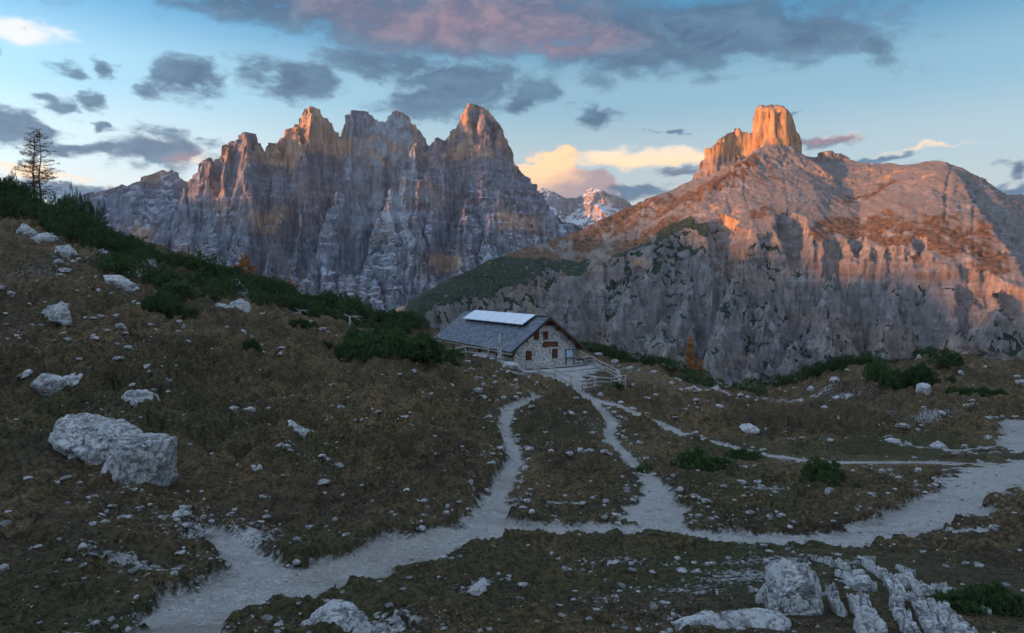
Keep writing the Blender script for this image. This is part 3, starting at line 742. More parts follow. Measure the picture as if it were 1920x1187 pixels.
def right_mountain():
    xs = np.linspace(-330, 1750, 760); ys = np.concatenate([np.linspace(760, 1420, 330), np.linspace(1422, 1660, 110), np.linspace(1666, 1900, 26)])
    X, Y = np.meshgrid(xs, ys)
    wx = X + fbm2(X / 110, Y / 110, 3, 201) * 12 + fbm2(X / 30, Y / 30, 3, 207) * 4.5
    wy = Y + fbm2(X / 110, Y / 110, 3, 203) * 12 + fbm2(X / 30, Y / 30, 3, 209) * 4.5
    H = np.full(X.shape, -500.0, np.float32)
    top = pwl((0, 0), (30, 14), (400, 238), (700, 400))
    bk = pwl((0, 0), (30, 20), (300, 260))
    seg_raise(H, X, Y, [wpt(*p) for p in RIDGE_R], lambda d, q: np.where(q < 0, top(d), bk(d)))
    H -= (.95 * np.maximum(0, (X - 829) * .949 - (Y - 1300) * .316)).astype(np.float32)      # the flank turned away beyond the plateau's corner
    sp = pwl((0, 0), (25, 14), (200, 150), (500, 360))
    for s in SPUR_R: seg_raise(H, X, Y, [wpt(*p) for p in s], lambda d, q: sp(d))
    H += fbm2(X / 90, Y / 90, 4, 211) * 5 + fbm2(X / 28, Y / 90, 3, 217) * 2.2
    # scree runnels down the open slope
    u = X / Y
    run = rid2(u * 34 + fbm2(X / 300, Y / 300, 2, 222) * .5, Y / 2400, 3, 219)
    run2 = rid2(u * 90 + fbm2(X / 200, Y / 200, 2, 220), Y / 900, 3, 218)
    H -= np.maximum(0, run - .80) * 16 + np.maximum(0, run2 - .6) * 2.5
    crisp = lambda pl, f: seg_raise(H, wx, wy, [wpt(*p) for p in pl], f)
    # ---- cliff below the brink: dissected by gullies that run down it
    yb = np.interp(u * F + 960, BR_PX, BR_Y) + fbm2(u * 26, Y * 0, 3, 221) * 22
    dn = np.maximum(0, yb - wy)
    hu = u * 1100 + fbm2(X / 120, Y / 90, 3, 224) * 40 + .55 * Y
    H = H - dn * 1.15 - .8 * np.minimum(dn, 70)
    cut = smooth(dn, 0, 40)
    H = (H + cut * ((rid2(hu / 120, Y / 900, 2, 225) - .6) * 70 + (rid2(hu / 52, Y / 500, 2, 226) - .6) * 14 + (rid2((X + .85 * (yb - Y)) / 105, Y / 700, 2, 271) - .6) * 46 * smooth(fbm2(X / 260, Y / 400, 2, 273), -.3, .3) + (rid2((X - .8 * (yb - Y)) / 95, Y / 700, 2, 275) - .6) * 40 * smooth(-fbm2(X / 260, Y / 400, 2, 273), -.3, .3))).astype(np.float32)
    rb = pwl((0, 0), (3, 3), (40, 84), (110, 240), (300, 600))
    for s in RIBS: H = seg_raise(H, wx, wy, [wpt(*p) for p in s], lambda d, q: rb(d))
    H = H - cut * (np.exp(-np.abs(pn2(hu / 60, Y / 400, 227)) * 20) * 30 + np.exp(-np.abs(pn2(hu / 27, Y / 260, 229)) * 14) * 6 + (.6 - rid2(hu / 21, Y / 200, 3, 228)) * 4)
    cv = pwl((0, 0), (8, 6), (36, 78), (62, 180), (95, 460))
    for v in VAL_R: H = carve(H, wx, wy, [wpt(*p) for p in v], lambda d: cv(d))
    H = ledges(H, 21.0, cut * .65 * smooth(fbm2(X / 90, Y / 90, 2, 261), -.5, .2), fbm2(X / 110, Y / 110, 3, 263) * 14 + .03 * X)
    H = ledges(H, 7.5, cut * .5, fbm2(X / 40, Y / 40, 2, 265) * 5).astype(np.float32)
    # ---- summit tower, fin and small crags
    fin = pwl((0, 0), (9, 2), (16, 60), (30, 110), (60, 160))
    H = seg_raise(H, wx + fbm2(X / 9, Y / 9, 2, 231) * 2, wy, [wpt(*p) for p in [(1312, 322, 1592), (1320, 300, 1592), (1332, 278, 1590), (1350, 262, 1588), (1368, 250, 1586), (1384, 240, 1584), (1392, 246, 1583), (1406, 248, 1582), (1413, 262, 1580)]], lambda d, q: fin(d))
    T = wpt(1455, 200, 1580); ca, sa = math.cos(R(-34)), math.sin(R(-34))
    tx = (wx - T[0]) + pn2(X / 20, Y / 20, 232) * 4 + pn2(X / 7, Y / 7, 233) * 1.6; ty = (wy - T[1]) + pn2(X / 19, Y / 19, 234) * 4
    bx, by = tx * ca + ty * sa, -tx * sa + ty * ca
    e = np.hypot(np.maximum(np.abs(bx) - 29, 0), np.maximum(np.abs(by) - 26, 0))
    tw = pwl((0, 0), (5, 12), (12, 52), (19, 84), (30, 108), (70, 150))
    H = np.maximum(H, (T[2] - 2 + .10 * bx * -1 + pn2(X / 14, Y / 14, 235) * 5 - tw(e) - 9 * smooth(np.abs(bx + 8), 18, 34)).astype(np.float32))
    cr = pwl((0, 0), (5, 1), (12, 22), (30, 36), (60, 60))
    H = seg_raise(H, wx, wy, [wpt(*p) for p in [(1537, 287, 1535), (1548, 284, 1533), (1556, 290, 1530), (1568, 288, 1526), (1582, 293, 1520), (1590, 300, 1516)]], lambda d, q: cr(d))
    H = np.maximum(H, -330)
    gully = np.maximum(0, run - .80)
    def patch(lst, x, y):
        g = np.zeros(x.shape)
        for px, py, Yd, rx, ry in lst:
            c = wpt(px, py, Yd); q = np.hypot((x - c[0]) / rx, (y - c[1]) / ry); g = np.maximum(g, np.exp(-q * q))
        return g
    BROWN = [(1580, 415, 1210, 60, 45), (1640, 410, 1190, 45, 40), (1750, 425, 1090, 55, 55), (1800, 445, 1050, 45, 45), (1690, 440, 1120, 40, 20), (1340, 375, 1470, 90, 45), (1280, 385, 1480, 80, 35), (1380, 360, 1490, 45, 25), (1180, 400, 1530, 90, 40), (1100, 440, 1460, 110, 40), (1000, 470, 1370, 100, 40),
             (1180, 460, 1360, 60, 40), (900, 505, 1300, 80, 40), (1240, 430, 1380, 60, 30), (1850, 500, 990, 30, 30), (1430, 420, 1300, 25, 15), (1620, 365, 1330, 50, 20)]
    PINE = [(1180, 480, 1310, 45, 45), (1160, 520, 1280, 40, 50), (1270, 450, 1340, 40, 40), (1250, 480, 1310, 50, 40), (1310, 470, 1300, 40, 40), (940, 505, 1300, 60, 50), (880, 535, 1220, 60, 50), (1000, 490, 1330, 50, 40), (960, 540, 1260, 60, 40), (830, 555, 1170, 60, 50), (800, 590, 1120, 60, 60),
            (1060, 490, 1360, 50, 30), (1440, 470, 1210, 25, 30), (1450, 550, 1120, 25, 35), (1470, 580, 1080, 25, 35), (1550, 515, 1105, 25, 20), (1020, 560, 1230, 40, 40), (1850, 650, 850, 30, 25), (1890, 630, 860, 20, 20), (900, 600, 1130, 60, 50), (1360, 590, 1090, 20, 20), (1340, 600, 1080, 20, 25), (850, 620, 1080, 70, 60), (1330, 560, 1120, 20, 25)]
    def masks(P, n, n2):
        x, y, z = P[..., 0], P[..., 1], P[..., 2]
        st = n2[..., 2]; st0 = n[..., 2]
        wob = fbm2(x / 45, y / 45, 4, 241)
        open_ = smooth(st0, .55, .78)
        scree = open_ * .8 * smooth(wob, -.9, .3) * smooth(y - yb, -12, 10) + .3 * smooth(st, .7, .85)
        br = patch(BROWN, x + wob * 25, y + wob * 25)
        left = smooth(150 - x, 0, 300)
        wob2 = fbm2(x / 16, y / 30, 3, 245)
        grass = np.clip(open_ * (br * (1.15 + .8 * wob2) + .25 * wob + left * .45 * smooth(y - yb, -20, 60) + .14 + .30 * wob2) - gully * 3, 0, 1)
        pine = np.clip(smooth(st, .25, .55) * (patch(PINE, x + wob * 30, y + wob * 30) * 1.9 + wob * .6 - .25 + .75 * smooth(40 - x, 0, 160)), 0, 1) * smooth(190 - z, 0, 60)
        pine = pine * smooth(fbm2(x / 12, y / 12, 3, 247), -.95, -.45)
        pine = np.maximum(pine, smooth(st, .42, .66) * smooth(wob + .3 * wob2, -.05, .3) * smooth(yb - y, 5, 30) * .95)
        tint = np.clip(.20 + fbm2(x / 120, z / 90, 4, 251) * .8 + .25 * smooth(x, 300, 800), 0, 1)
        tint = np.maximum(tint, smooth(z, 255, 300) * smooth(1 - st0, .3, .6))  # steep summit rock fully tinted, warm colour boosting the sunlight on it
        return np.stack([scree, grass, pine, tint], -1)
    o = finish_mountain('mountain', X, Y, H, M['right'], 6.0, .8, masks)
    o['label'] = 'broad mountain crowned by a square rock tower above scree slopes'
right_mountain()

# --- lower peak beyond the massif and the snowy peaks in the gap
def plain_mountain(sky, x0, x1, y0, y1, spurs, mat, amp, s, seed, label, nx=260, ny=170, snow=.6, knots=((0, 0), (8, 4), (90, 150), (300, 380), (900, 900))):
    X, Y = np.meshgrid(np.linspace(x0, x1, nx), np.linspace(y0, y1, ny))
    wx = X + fbm2(X / (140 * s), Y / (140 * s), 4, seed) * 22 * s; wy = Y + fbm2(X / (140 * s), Y / (140 * s), 4, seed + 3) * 26 * s
    H = np.full(X.shape, -600.0, np.float32); f = pwl(*knots)
    seg_raise(H, wx, wy, [wpt(*p) for p in sky], lambda d, q: f(d))
    f2 = pwl((0, 0), (15, 8), (150, 190), (600, 620))
    for q_ in spurs: seg_raise(H, wx, wy, [wpt(*p) for p in q_], lambda d, q: f2(d))
    g = np.clip(.55 - rid2(X / (120 * s), Y / (300 * s), 3, seed + 9), -1, 1); H = H - np.maximum(0, g) * 45 * s
    H = np.maximum(H, -520)
    def masks(P, n, n2):
        x, y, z = P[..., 0], P[..., 1], P[..., 2]; st = n2[..., 2]
        sn = smooth(st, .50, .78) * snow + smooth(g, .08, .35) * .35 + .2 * fbm2(x / (90 * s), z / (50 * s), 4, seed + 21)
        return np.stack([sn, 0 * sn, 0 * sn, np.clip(.45 + fbm2(x / (200 * s), z / (120 * s), 3, seed + 25) * .8, 0, 1)], -1)
    o = finish_mountain('mountain', X, Y, H, mat, amp, s, masks); o['label'] = label
plain_mountain([(60, 400, 3000), (130, 372, 3000), (180, 358, 3010), (215, 350, 3020), (232, 346, 3020), (241, 356, 3025), (252, 345, 3030), (275, 334, 3040), (282, 324, 3120), (300, 318, 3140), (325, 317, 3150), (340, 326, 3150), (352, 341, 3150), (380, 360, 3150), (420, 400, 3150)],
               -2500, -1000, 2450, 3500, [[(252, 345, 3030), (270, 400, 2900), (290, 450, 2780)], [(310, 318, 3140), (330, 390, 3000), (350, 450, 2880)], [(180, 358, 3010), (200, 420, 2870)], [(282, 330, 3120), (300, 380, 3020), (330, 420, 2950)]],
               M['massif'], 13, 1.7, 301, 'lower grey rock peak beyond the jagged massif', nx=330, ny=220, snow=.75)
plain_mountain([(930, 420, 5200), (980, 366, 5200), (1000, 357, 5200), (1016, 351, 5200), (1035, 359, 5220), (1060, 371, 5250), (1085, 368, 5250), (1100, 354, 5250), (1112, 349, 5250), (1130, 356, 5260), (1155, 370, 5280), (1185, 386, 5300), (1240, 410, 5300), (1330, 440, 5300)],
               -400, 1700, 4300, 6000, [[(1016, 355, 5200), (1030, 400, 5000), (1040, 440, 4800)], [(1112, 352, 5250), (1105, 400, 5050), (1090, 440, 4850)], [(1085, 370, 5250), (1075, 410, 5100)]],
               M['far'], 9, 2.4, 401, 'distant snow dusted peaks seen in the gap between the mountains', nx=300, ny=240, snow=.95, knots=((0, 0), (20, 4), (110, 150), (400, 420), (1200, 1000)))

# unseen ridge added to the west, its crest shaped to shade the slopes
def shade_ridge():
    line = [(-2300, -1500, 60), (-2250, -700, 70), (-2200, 0, 120), (-2200, 120, 170), (-2200, 220, 205), (-2190, 280, 160), (-2200, 360, 235), (-2200, 440, 262), (-2190, 505, 210), (-2200, 590, 275), (-2200, 680, 285), (-2190, 800, 290), (-2200, 1050, 300), (-2200, 1300, 325), (-2230, 1600, 350), (-2280, 1850, 360),
            (-2450, 2150, 490), (-2750, 2600, 640), (-3000, 3150, 690)]
    X, Y = np.meshgrid(np.linspace(-3700, -1500, 110), np.linspace(-1800, 3300, 200))
    wx = X + fbm2(X / 200, Y / 200, 4, 501) * 60
    H = np.full(X.shape, -600.0, np.float32); f = pwl((0, 0), (20, 10), (150, 160), (600, 560), (1200, 1000))
    seg_raise(H, wx, Y, line, lambda d, q: f(d))
    H = np.maximum(H + fbm2(X / 120, Y / 120, 5, 505) * 30, -520)
    def masks(P, n, n2):
        z = P[..., 2]; st = n2[..., 2]
        return np.stack([smooth(st, .5, .8) * .7, 0 * z, 0 * z, .5 + 0 * z], -1)
    o = finish_mountain('mountain', X, Y, H, M['massif'], 12, 1.6, masks); o['label'] = 'unseen rocky ridge added in the west to shade the slopes'
shade_ridge()

# valley floor reaching to the horizon
def valley():
    n = 60
    A = np.linspace(0, 2 * np.pi, n, endpoint=False); rr = np.array([1, 200, 400, 800, 1600, 3200, 5000, 7000, 9200.])
    RR, AA = np.meshgrid(rr, A, indexing='ij')
    X, Y = RR * np.cos(AA), RR * np.sin(AA)
    P = np.stack([X, Y, -330 + 0 * X ], -1)
    o = grid_mesh('valley_floor', P, M['valley'], None, wrap=True); structure(o)
valley()
# ------------------------------------------------------------------ object materials
def mat_masonry():
    t = NT('rubble stone masonry'); P = t.coord()
    wv = t.mix(.10, P, t.noise(P, 1.6, 2, .5, True))
    e = t.vor(wv, 4.3, 'DISTANCE_TO_EDGE'); cc = t.vor(wv, 4.3, 'F1', 'Color'); n = t.noise(P, 14, 5, .65)
    sp = t.n('ShaderNodeSeparateColor'); t.put(sp.inputs[0], cc)
    st = t.mix(sp.outputs[0], (.68, .65, .61), (.86, .84, .81)); st = t.mix(t.ramp(sp.outputs[1], .85, .9), st, (.50, .42, .36))
    st = t.mix(t.ramp(n, .35, .6, .4, 0), st, (.28, .26, .24))
    c = t.mix(t.ramp(e, .03, .065), (.14, .125, .115), st)
    b = t.bump(t.ramp(e, .02, .12), .05, 1.0); b = t.bump(n, .015, .7, b)
    return t.done(c, .92, b)
def mat_slate():
    t = NT('dark slate shingles'); P = t.coord()
    oi = t.attr('shade').outputs['Fac']; n = t.noise(P, 5, 5, .6)
    c = t.mix(oi, (.050, .058, .075), (.15, .17, .205)); c = t.mix(t.ramp(n, .45, .75, 0, .3), c, (.20, .22, .25))
    return t.done(c, .55, t.bump(n, .006, .6), Specular_IOR_Level=.45)
M['masonry'] = mat_masonry(); M['slate'] = mat_slate()
M['redwood'] = mat_simple('red brown stained boards', (.075, .027, .015), (.135, .044, .022), 5, .7, .004, (8, 8, 1))
M['darkwood'] = mat_simple('dark weathered timber', (.055, .034, .022), (.10, .062, .042), 5, .85, .006, (6, 6, 1))
M['greywood'] = mat_simple('silver grey weathered wood', (.22, .205, .19), (.42, .40, .37), 8, .88, .008, (3, 3, 3))
M['eave'] = mat_simple('pale eaves board', (.36, .30, .24), (.46, .40, .33), 6, .8, .003)
M['metal'] = mat_simple('dark sheet metal', (.03, .035, .04), (.055, .06, .07), 4, .45, .002, Metallic=.4)
M['panelglass'] = mat_simple('collector glass with sky sheen', (.66, .70, .76), (.78, .82, .86), 1.5, .22, 0, (1, 6, 1), Specular_IOR_Level=.6)  # pale base colour stands in for sky reflected in the glass
M['alu'] = mat_simple('grey aluminium frame', (.42, .43, .45), (.52, .53, .55), 6, .45, .001, Metallic=.7)
M['pane'] = mat_simple('dark window pane', (.012, .014, .018), (.02, .024, .03), 3, .12, 0, Specular_IOR_Level=.6)
M['concrete'] = mat_simple('grey concrete terrace', (.30, .295, .29), (.40, .395, .39), 1.2, .9, .01, which='World')
M['greendoor'] = mat_simple('faded pale green boards', (.20, .27, .20), (.28, .35, .27), 5, .85, .004, (8, 8, 1))
M['letters'] = mat_simple('carved pale letters', (.40, .17, .07), (.50, .23, .10), 6, .8, .002)
def mat_map():
    t = NT('printed trail map'); P = t.coord(); n = t.noise(P, 4.5, 3, .5)
    c = t.mix(t.ramp(n, .46, .50), (.20, .32, .50), (.45, .58, .66)); c = t.mix(t.ramp(t.noise(P, 9, 3), .60, .64), c, (.75, .80, .84))
    return t.done(c, .5)
M['map'] = mat_map()
M['snow'] = mat_simple('patch of old white limestone gravel', (.72, .74, .78), (.82, .84, .87), 6, .8, .02)

# ------------------------------------------------------------------ the mountain hut
def slates(L0, L1, w0, w1, zf, name, parent):
    """lapped courses over one roof slope: local u along the ridge, v across; zf(v) = height of the slope"""
    V, Fc, S = [], [], []; rs = random.Random(4)
    sgn = 1 if w1 > w0 else -1
    n = int(abs(w1 - w0) / .27); du = .40
    for j in range(n):
        va = w0 + (w1 - w0) * j / n; vb = w0 + (w1 - w0) * min(1.0, (j + 1.35) / n); off = rs.random() * du
        u = L0 - off
        while u < L1:
            a, b = max(u, L0), min(u + du - .012, L1); u += du
            if b - a < .03: continue
            th = .030 + rs.random() * .02; k = len(V)
            V += [(a, va, zf(va) + th + .02), (b, va, zf(va) + th + .02), (b, vb, zf(vb) + .008), (a, vb, zf(vb) + .008), (a, va, zf(va)), (b, va, zf(va))]
            S += [rs.random() ** 1.3] * 6
            Fc += [(k, k + 1, k + 2, k + 3), (k, k + 4, k + 5, k + 1)]
    me = raw_mesh(name, V, Fc, M['slate'], attr=S)
    o = link(name, me, parent); o['kind'] = 'stuff'
    return o
def build_hut():
    # local frame: x along the ridge (away from the gable), y across the gable towards the viewer's left, z up
    root = empty('mountain_hut', (HUT_O[0], HUT_O[1], HUT_Z)); root.rotation_euler[2] = math.atan2(HUT_D[1], HUT_D[0])
    tag(root, 'stone walled alpine hut with slate gable roof and red shutters', 'hut')
    # local +y points to the left of the ridge direction; the gable runs towards -y
    L, W, EH, RH = HUT_L, HUT_W, 2.55, 5.55
    def wall(name, pts, th):
        mb = MB(); n = len(pts); nor = (Vector(pts[1]) - Vector(pts[0])).cross(Vector(pts[2]) - Vector(pts[0])).normalized() * th
        q = [Vector(p) for p in pts] + [Vector(p) + nor for p in pts]
        mb.poly(q, [tuple(range(n)), tuple(range(2 * n - 1, n - 1, -1))] + [(i, i + n, (i + 1) % n + n, (i + 1) % n) for i in range(n)])
        return mb.build(name, M['masonry'], root)
    wall('gable_wall', [(0, 0, -.9), (0, 0, EH), (0, -W / 2, RH - .12), (0, -W, EH), (0, -W, -.9)], .45)
    wall('gable_wall', [(L, -W, -.9), (L, -W, EH), (L, -W / 2, RH - .12), (L, 0, EH), (L, 0, -.9)], .45)
    wall('long_wall', [(L - .46, 0, -.9), (L - .46, 0, EH - .05), (.46, 0, EH - .05), (.46, 0, -.9)], .45)
    wall('long_wall', [(.46, -W, -.9), (.46, -W, EH - .05), (L - .46, -W, EH - .05), (L - .46, -W, -.9)], .45)
    # roof
    og, oe, sl = .95, .85, (RH - EH) / (W / 2)
    roof = empty('roof'); roof.parent = root
    zf = lambda v: RH + .10 - sl * abs(v + W / 2)
    v0, v1, vm = oe, -W - oe, -W / 2
    for s, (va, vb) in enumerate(((v0, vm), (v1, vm))):
        mb = MB(); th = .16
        mb.poly([(-og, va, zf(va)), (L + og, va, zf(va)), (L + og, vb, zf(vb)), (-og, vb, zf(vb)), (-og, va, zf(va) - th), (L + og, va, zf(va) - th), (L + og, vb, zf(vb) - th), (-og, vb, zf(vb) - th)],
                [(0, 1, 2, 3), (7, 6, 5, 4), (0, 4, 5, 1), (1, 5, 6, 2), (2, 6, 7, 3), (3, 7, 4, 0)])
        mb.build('roof_deck', M['redwood'], roof)
        slates(-og - .02, L + og + .02, va + (.04 if va > vb else -.04), vb, zf, 'slates', roof)
        mb = MB()
        a, b = Vector((-og - .035, va, zf(va) - .10)), Vector((-og - .035, vb, zf(vb) - .10))
        mb.tube([a, b], .02, 4)
        d_ = (b - a); ln = d_.length; rot = Matrix.Rotation(-math.atan2(d_.z, abs(d_.y)) * (1 if d_.y > 0 else -1) * -1, 3, 'X')
        mb.box((a + b) / 2, (.05, ln, .24), M=rot)
        mb.build('barge_board', M['metal'] if s == 0 else M['darkwood'], roof)
        g = MB(); g.tube([(-og - .1, va + (.07 if s == 0 else -.07), zf(va) - .06), (L + og + .1, va + (.07 if s == 0 else -.07), zf(va) - .06)], .075, 6); g.build('gutter', M['metal'], roof)
        g = MB(); g.box((L / 2, va + (-.03 if s == 0 else .03), zf(va) - .27), (L + 2 * og, .04, .16)); g.build('eaves_board', M['eave'], roof)
    g = MB(); g.box((L / 2, vm, zf(vm) + .07), (L + 2 * og + .06, .30, .07)); g.build('ridge_cap', M['metal'], roof)
    # rafters and purlins showing under the gable overhang
    for k, f in enumerate((0.02, .34, .66, .98)):
        for s in (-1, 1):
            v = vm + s * f * (W / 2 + .5)
            mb = MB(); mb.box((-og / 2 + .12, v, zf(v) - .30), (og + .3, .16, .20)); mb.build('purlin_end', M['darkwood'], roof)
    mb = MB(); z0 = RH - .95
    mb.poly([(-.03, vm - 1.0, z0 + .05), (-.03, vm + 1.0, z0 + .05), (-.03, vm, RH - .10), (-.09, vm - 1.0, z0 + .05), (-.09, vm + 1.0, z0 + .05), (-.09, vm, RH - .10)], [(0, 1, 2), (5, 4, 3), (0, 3, 4, 1), (1, 4, 5, 2), (2, 5, 3, 0)])
    mb.build('gable_boarding', M['redwood'], root)
    # solar collectors on the long slope
    ang = math.atan(sl); npan = 7; p0, p1 = 1.9, 18.6; wp = (p1 - p0) / npan
    vmid = -.98 * W / 2 + .45; lp = 2.15
    for i in range(npan):
        c = Vector((p0 + wp * (i + .5), vmid + .55, zf(vmid + .55) + .42)); rot = Matrix.Rotation(-(ang - R(6)), 3, 'X')
        fr = MB(); fr.box(c, (wp - .015, lp, .09), M=rot); f = fr.build('solar_panel', M['alu'], roof)
        gl = MB(); gl.box(c + rot @ Vector((0, 0, .05)), (wp - .16, lp - .14, .02), M=rot); gl.build('glass', M['panelglass'], f)
        br = MB(); q = c + rot @ Vector((0, lp / 2 - .12, -.10)); br.box(q + Vector((0, 0, -.16)), (.06, .06, .36)); br.build('bracket', M['alu'], f)
    ch = MB(); ch.box((10.5, vm - .9, zf(vm - .9) + .35), (.55, .55, 1.4)); chim = ch.build('chimney', M['masonry'], roof)
    cc = MB(); cc.box((10.5, vm - .9, zf(vm - .9) + 1.14), (.75, .75, .08)); cc.box((10.5, vm - .9, zf(vm - .9) + 1.26), (.62, .62, .10)); cc.build('chimney_cap', M['metal'], chim)
    # windows with shutters: (wall, position along it, sill height, width, height)
    def window(wl, a, z, w, h, shut=True, both=True):
        def P(al, out, zz): return (-out, -al, zz) if wl == 'g' else (al, out, zz)
        dim = (lambda d, w_, h_: (d, w_, h_)) if wl == 'g' else (lambda d, w_, h_: (w_, d, h_))
        f = MB(); f.box(P(a, .02, z + h / 2), dim(.10, w + .16, h + .16)); win = f.build('window', M['darkwood'], root)
        g_ = MB(); g_.box(P(a, .062, z + h / 2), dim(.03, w - .06, h - .06)); g_.build('pane', M['pane'], win)
        s_ = MB(); s_.box(P(a, .09, z - .10), dim(.20, w + .25, .06)); s_.build('sill', M['eave'], win)
        b_ = MB(); b_.box(P(a, .085, z + h / 2), dim(.03, .05, h)); b_.build('glazing_bar', M['redwood'], win)
        if shut == 'closed':
            for k in (-1, 1):
                m_ = MB(); m_.box(P(a + k * w / 4, .12, z + h / 2), dim(.04, w / 2 - .012, h)); m_.build('shutter', M['redwood'], win)
        elif shut:
            for k in ((-1, 1) if both else (1,)):
                m_ = MB(); m_.box(P(a + k * (w / 2 + .14), .20, z + h / 2), dim(.36, .05, h) if wl == 'g' else (.05, .36, h)); m_.build('shutter', M['redwood'], win)
        return win
    window('g', 2.75, 3.2, .46, .74, 'closed'); window('g', 3.95, 3.2, .46, .74, 'closed')
    window('g', 1.75, .95, .60, .88, 'closed'); window('g', 5.15, 1.02, .55, .92, 'closed')
    window('l', 4.2, .85, .75, .8, False); window('l', 9.0, .9, .75, .85, 'closed'); window('l', 12.8, .9, .8, .85, False)
    # board with the hut's carved name over the entrance side
    t = MB(); n = 18
    tp = [(-.08, -4.55 + 2.05 * (i / n - .5) * -1, 2.72 + .14 * math.sin(math.pi * i / n) + (.10 if i in (2, 3, 15, 16) else 0)) for i in range(n + 1)]
    bt = [(-.08, p[1], 2.20 + .09 * math.sin(math.pi * i / n) + (.05 if i % 5 == 0 else 0)) for i, p in enumerate(tp)]
    fr = tp + bt[::-1]; bk = [(x + .06, y, z) for x, y, z in fr]; m_ = len(fr)
    t.poly(fr + bk, [tuple(range(m_)), tuple(range(2 * m_ - 1, m_ - 1, -1))] + [(i, i + m_, (i + 1) % m_ + m_, (i + 1) % m_) for i in range(m_)])
    sg = t.build('name_board', M['redwood'], root); sg['label'] = 'curved red wooden name board'
    rs = random.Random(9)
    for i in range(8):                                   # carved strokes, too worn in the photograph to read
        y = -3.78 - .195 * i; z = 2.46 + .10 * math.sin(math.pi * (i + .5) / 8); h = .12 if i else .17
        k = MB(); k.tube([(-.095, y + .06, z - h / 2), (-.095, y, z + h / 2), (-.095, y - .05, z - h / 3), (-.095, y - .08, z + h * .3 * rs.uniform(-1, 1))], .016, 4); k.build('carved_letter', M['letters'], sg)
    # framed trail map by the corner
    mp = MB()
    for yy in (-6.55, -7.60): mp.box((-.16, yy, .95), (.09, .09, 2.0))
    for zz in (1.83, .90): mp.box((-.16, -7.075, zz), (.075, .96, .09))
    mp.build('notice_board_frame', M['darkwood'], root)
    q = MB(); q.box((-.14, -7.075, 1.365), (.04, .955, .835)); mo = q.build('trail_map', M['map'], root); mo['label'] = 'blue and white trail map in a dark frame'
    q = MB(); q.box((1.9, .03, .45), (1.3, .08, 1.7)); dr = q.build('door', M['greendoor'], root)
    for k in range(5): q = MB(); q.box((1.38 + .26 * k, .085, .45), (.245, .025, 1.66)); q.build('plank', M['greendoor'], dr)
    q = MB(); q.box((2.42, .12, .5), (.05, .07, .12)); q.build('handle', M['metal'], dr)
    return root
HUT = build_hut()

def hl(a, b, z=0.0):                                      # hut-local (along ridge, across gable) -> world
    p = HUT_O + HUT_D * a + HUT_G * b
    return np.array([p[0], p[1], HUT_Z + z])
def terrace():
    out = [(-.1, -.4), (-3.6, -.6), (-4.4, 2.0), (-4.4, 5.0), (-3.8, 8.0), (-2.4, 10.0), (0, 11.0), (3.0, 11.0), (3.0, 8.0), (-.1, 8.0)]
    mb = MB(); n = len(out); top = [hl(a, b, .10) for a, b in out]; bot = [hl(a, b, -1.2) for a, b in out]
    mb.poly(top + bot, [tuple(range(n)), tuple(range(2 * n - 1, n - 1, -1))] + [(i, i + n, (i + 1) % n + n, (i + 1) % n) for i in range(n)])
    structure(mb.build('terrace', M['concrete']))
    e = MB(); pts_ = [hl(a, b, .13) for a, b in [(-2.0, 0.3), (-2.3, 3.0), (-2.2, 6.0), (-1.6, 8.6)]]; e.tube(pts_, .10, 5)
    tag(e.build('step_edge', M['darkwood']), 'dark timber step edge across the concrete terrace', 'step')
terrace()

# ------------------------------------------------------------------ fences of grey posts and rails
def gz(x, y): return float(ground_z(np.array([x]), np.array([y]))[0])
def foot(px, py):
    p = hit(px, py); return Vector((p[0], p[1], gz(p[0], p[1])))
def fence(pix, label, heights, rails, seed, nosplit=()):
    rs = random.Random(seed); P_ = [foot(a, b) for a, b in pix]
    root = empty('fence', P_[0]); tag(root, label, 'fence', None); o = P_[0]
    for p, h in zip(P_, heights):
        mb = MB(); lean = Vector((rs.uniform(-.05, .05), rs.uniform(-.05, .05), 0))
        mb.tube([p - o - Vector((0, 0, .4)), p - o + lean * .5 + Vector((0, 0, h * .5)), p - o + lean + Vector((0, 0, h))], [.075, .07, .055], 6); mb.build('post', M['greywood'], root, True)
    for i in range(len(P_) - 1):
        for r in rails:
            mb = MB(); a = P_[i] - o + Vector((0, 0, heights[i] * r + rs.uniform(-.04, .04))); b = P_[i + 1] - o + Vector((0, 0, heights[i + 1] * r + rs.uniform(-.04, .04)))
            e = (b - a).normalized() * .12; sd_ = (b - a).cross(Vector((0, 0, 1))).normalized() * -.07
            mb.tube([a - e + sd_, (a + b) / 2 + sd_ + Vector((0, 0, rs.uniform(-.03, .02))), b + e + sd_], [.072, .078, .066], 6); mb.build('rail', M['greywood'], root, True)
fence([(786, 668), (830, 669), (873, 669), (915, 673), (957, 687), (985, 697), (1010, 704), (1040, 716), (1071, 733)], 'weathered post and rail fence along the hut\'s long wall down to the trail', [1.05, 1.05, 1.15, 1.1, 1.1, 1.1, 1.1, 1.15, 1.4], (.45, .9), 1)
fence([(1091, 735), (1117, 742), (1146, 741), (1172, 743), (1168, 726), (1158, 712), (1146, 705), (1137, 700), (1126, 695), (1114, 687), (1100, 680), (1088, 674)], 'weathered post and rail fence curving round the grassy pen beside the terrace', [1.0] * 3 + [1.15] + [1.0] * 8, (.25, .6, .95), 2)

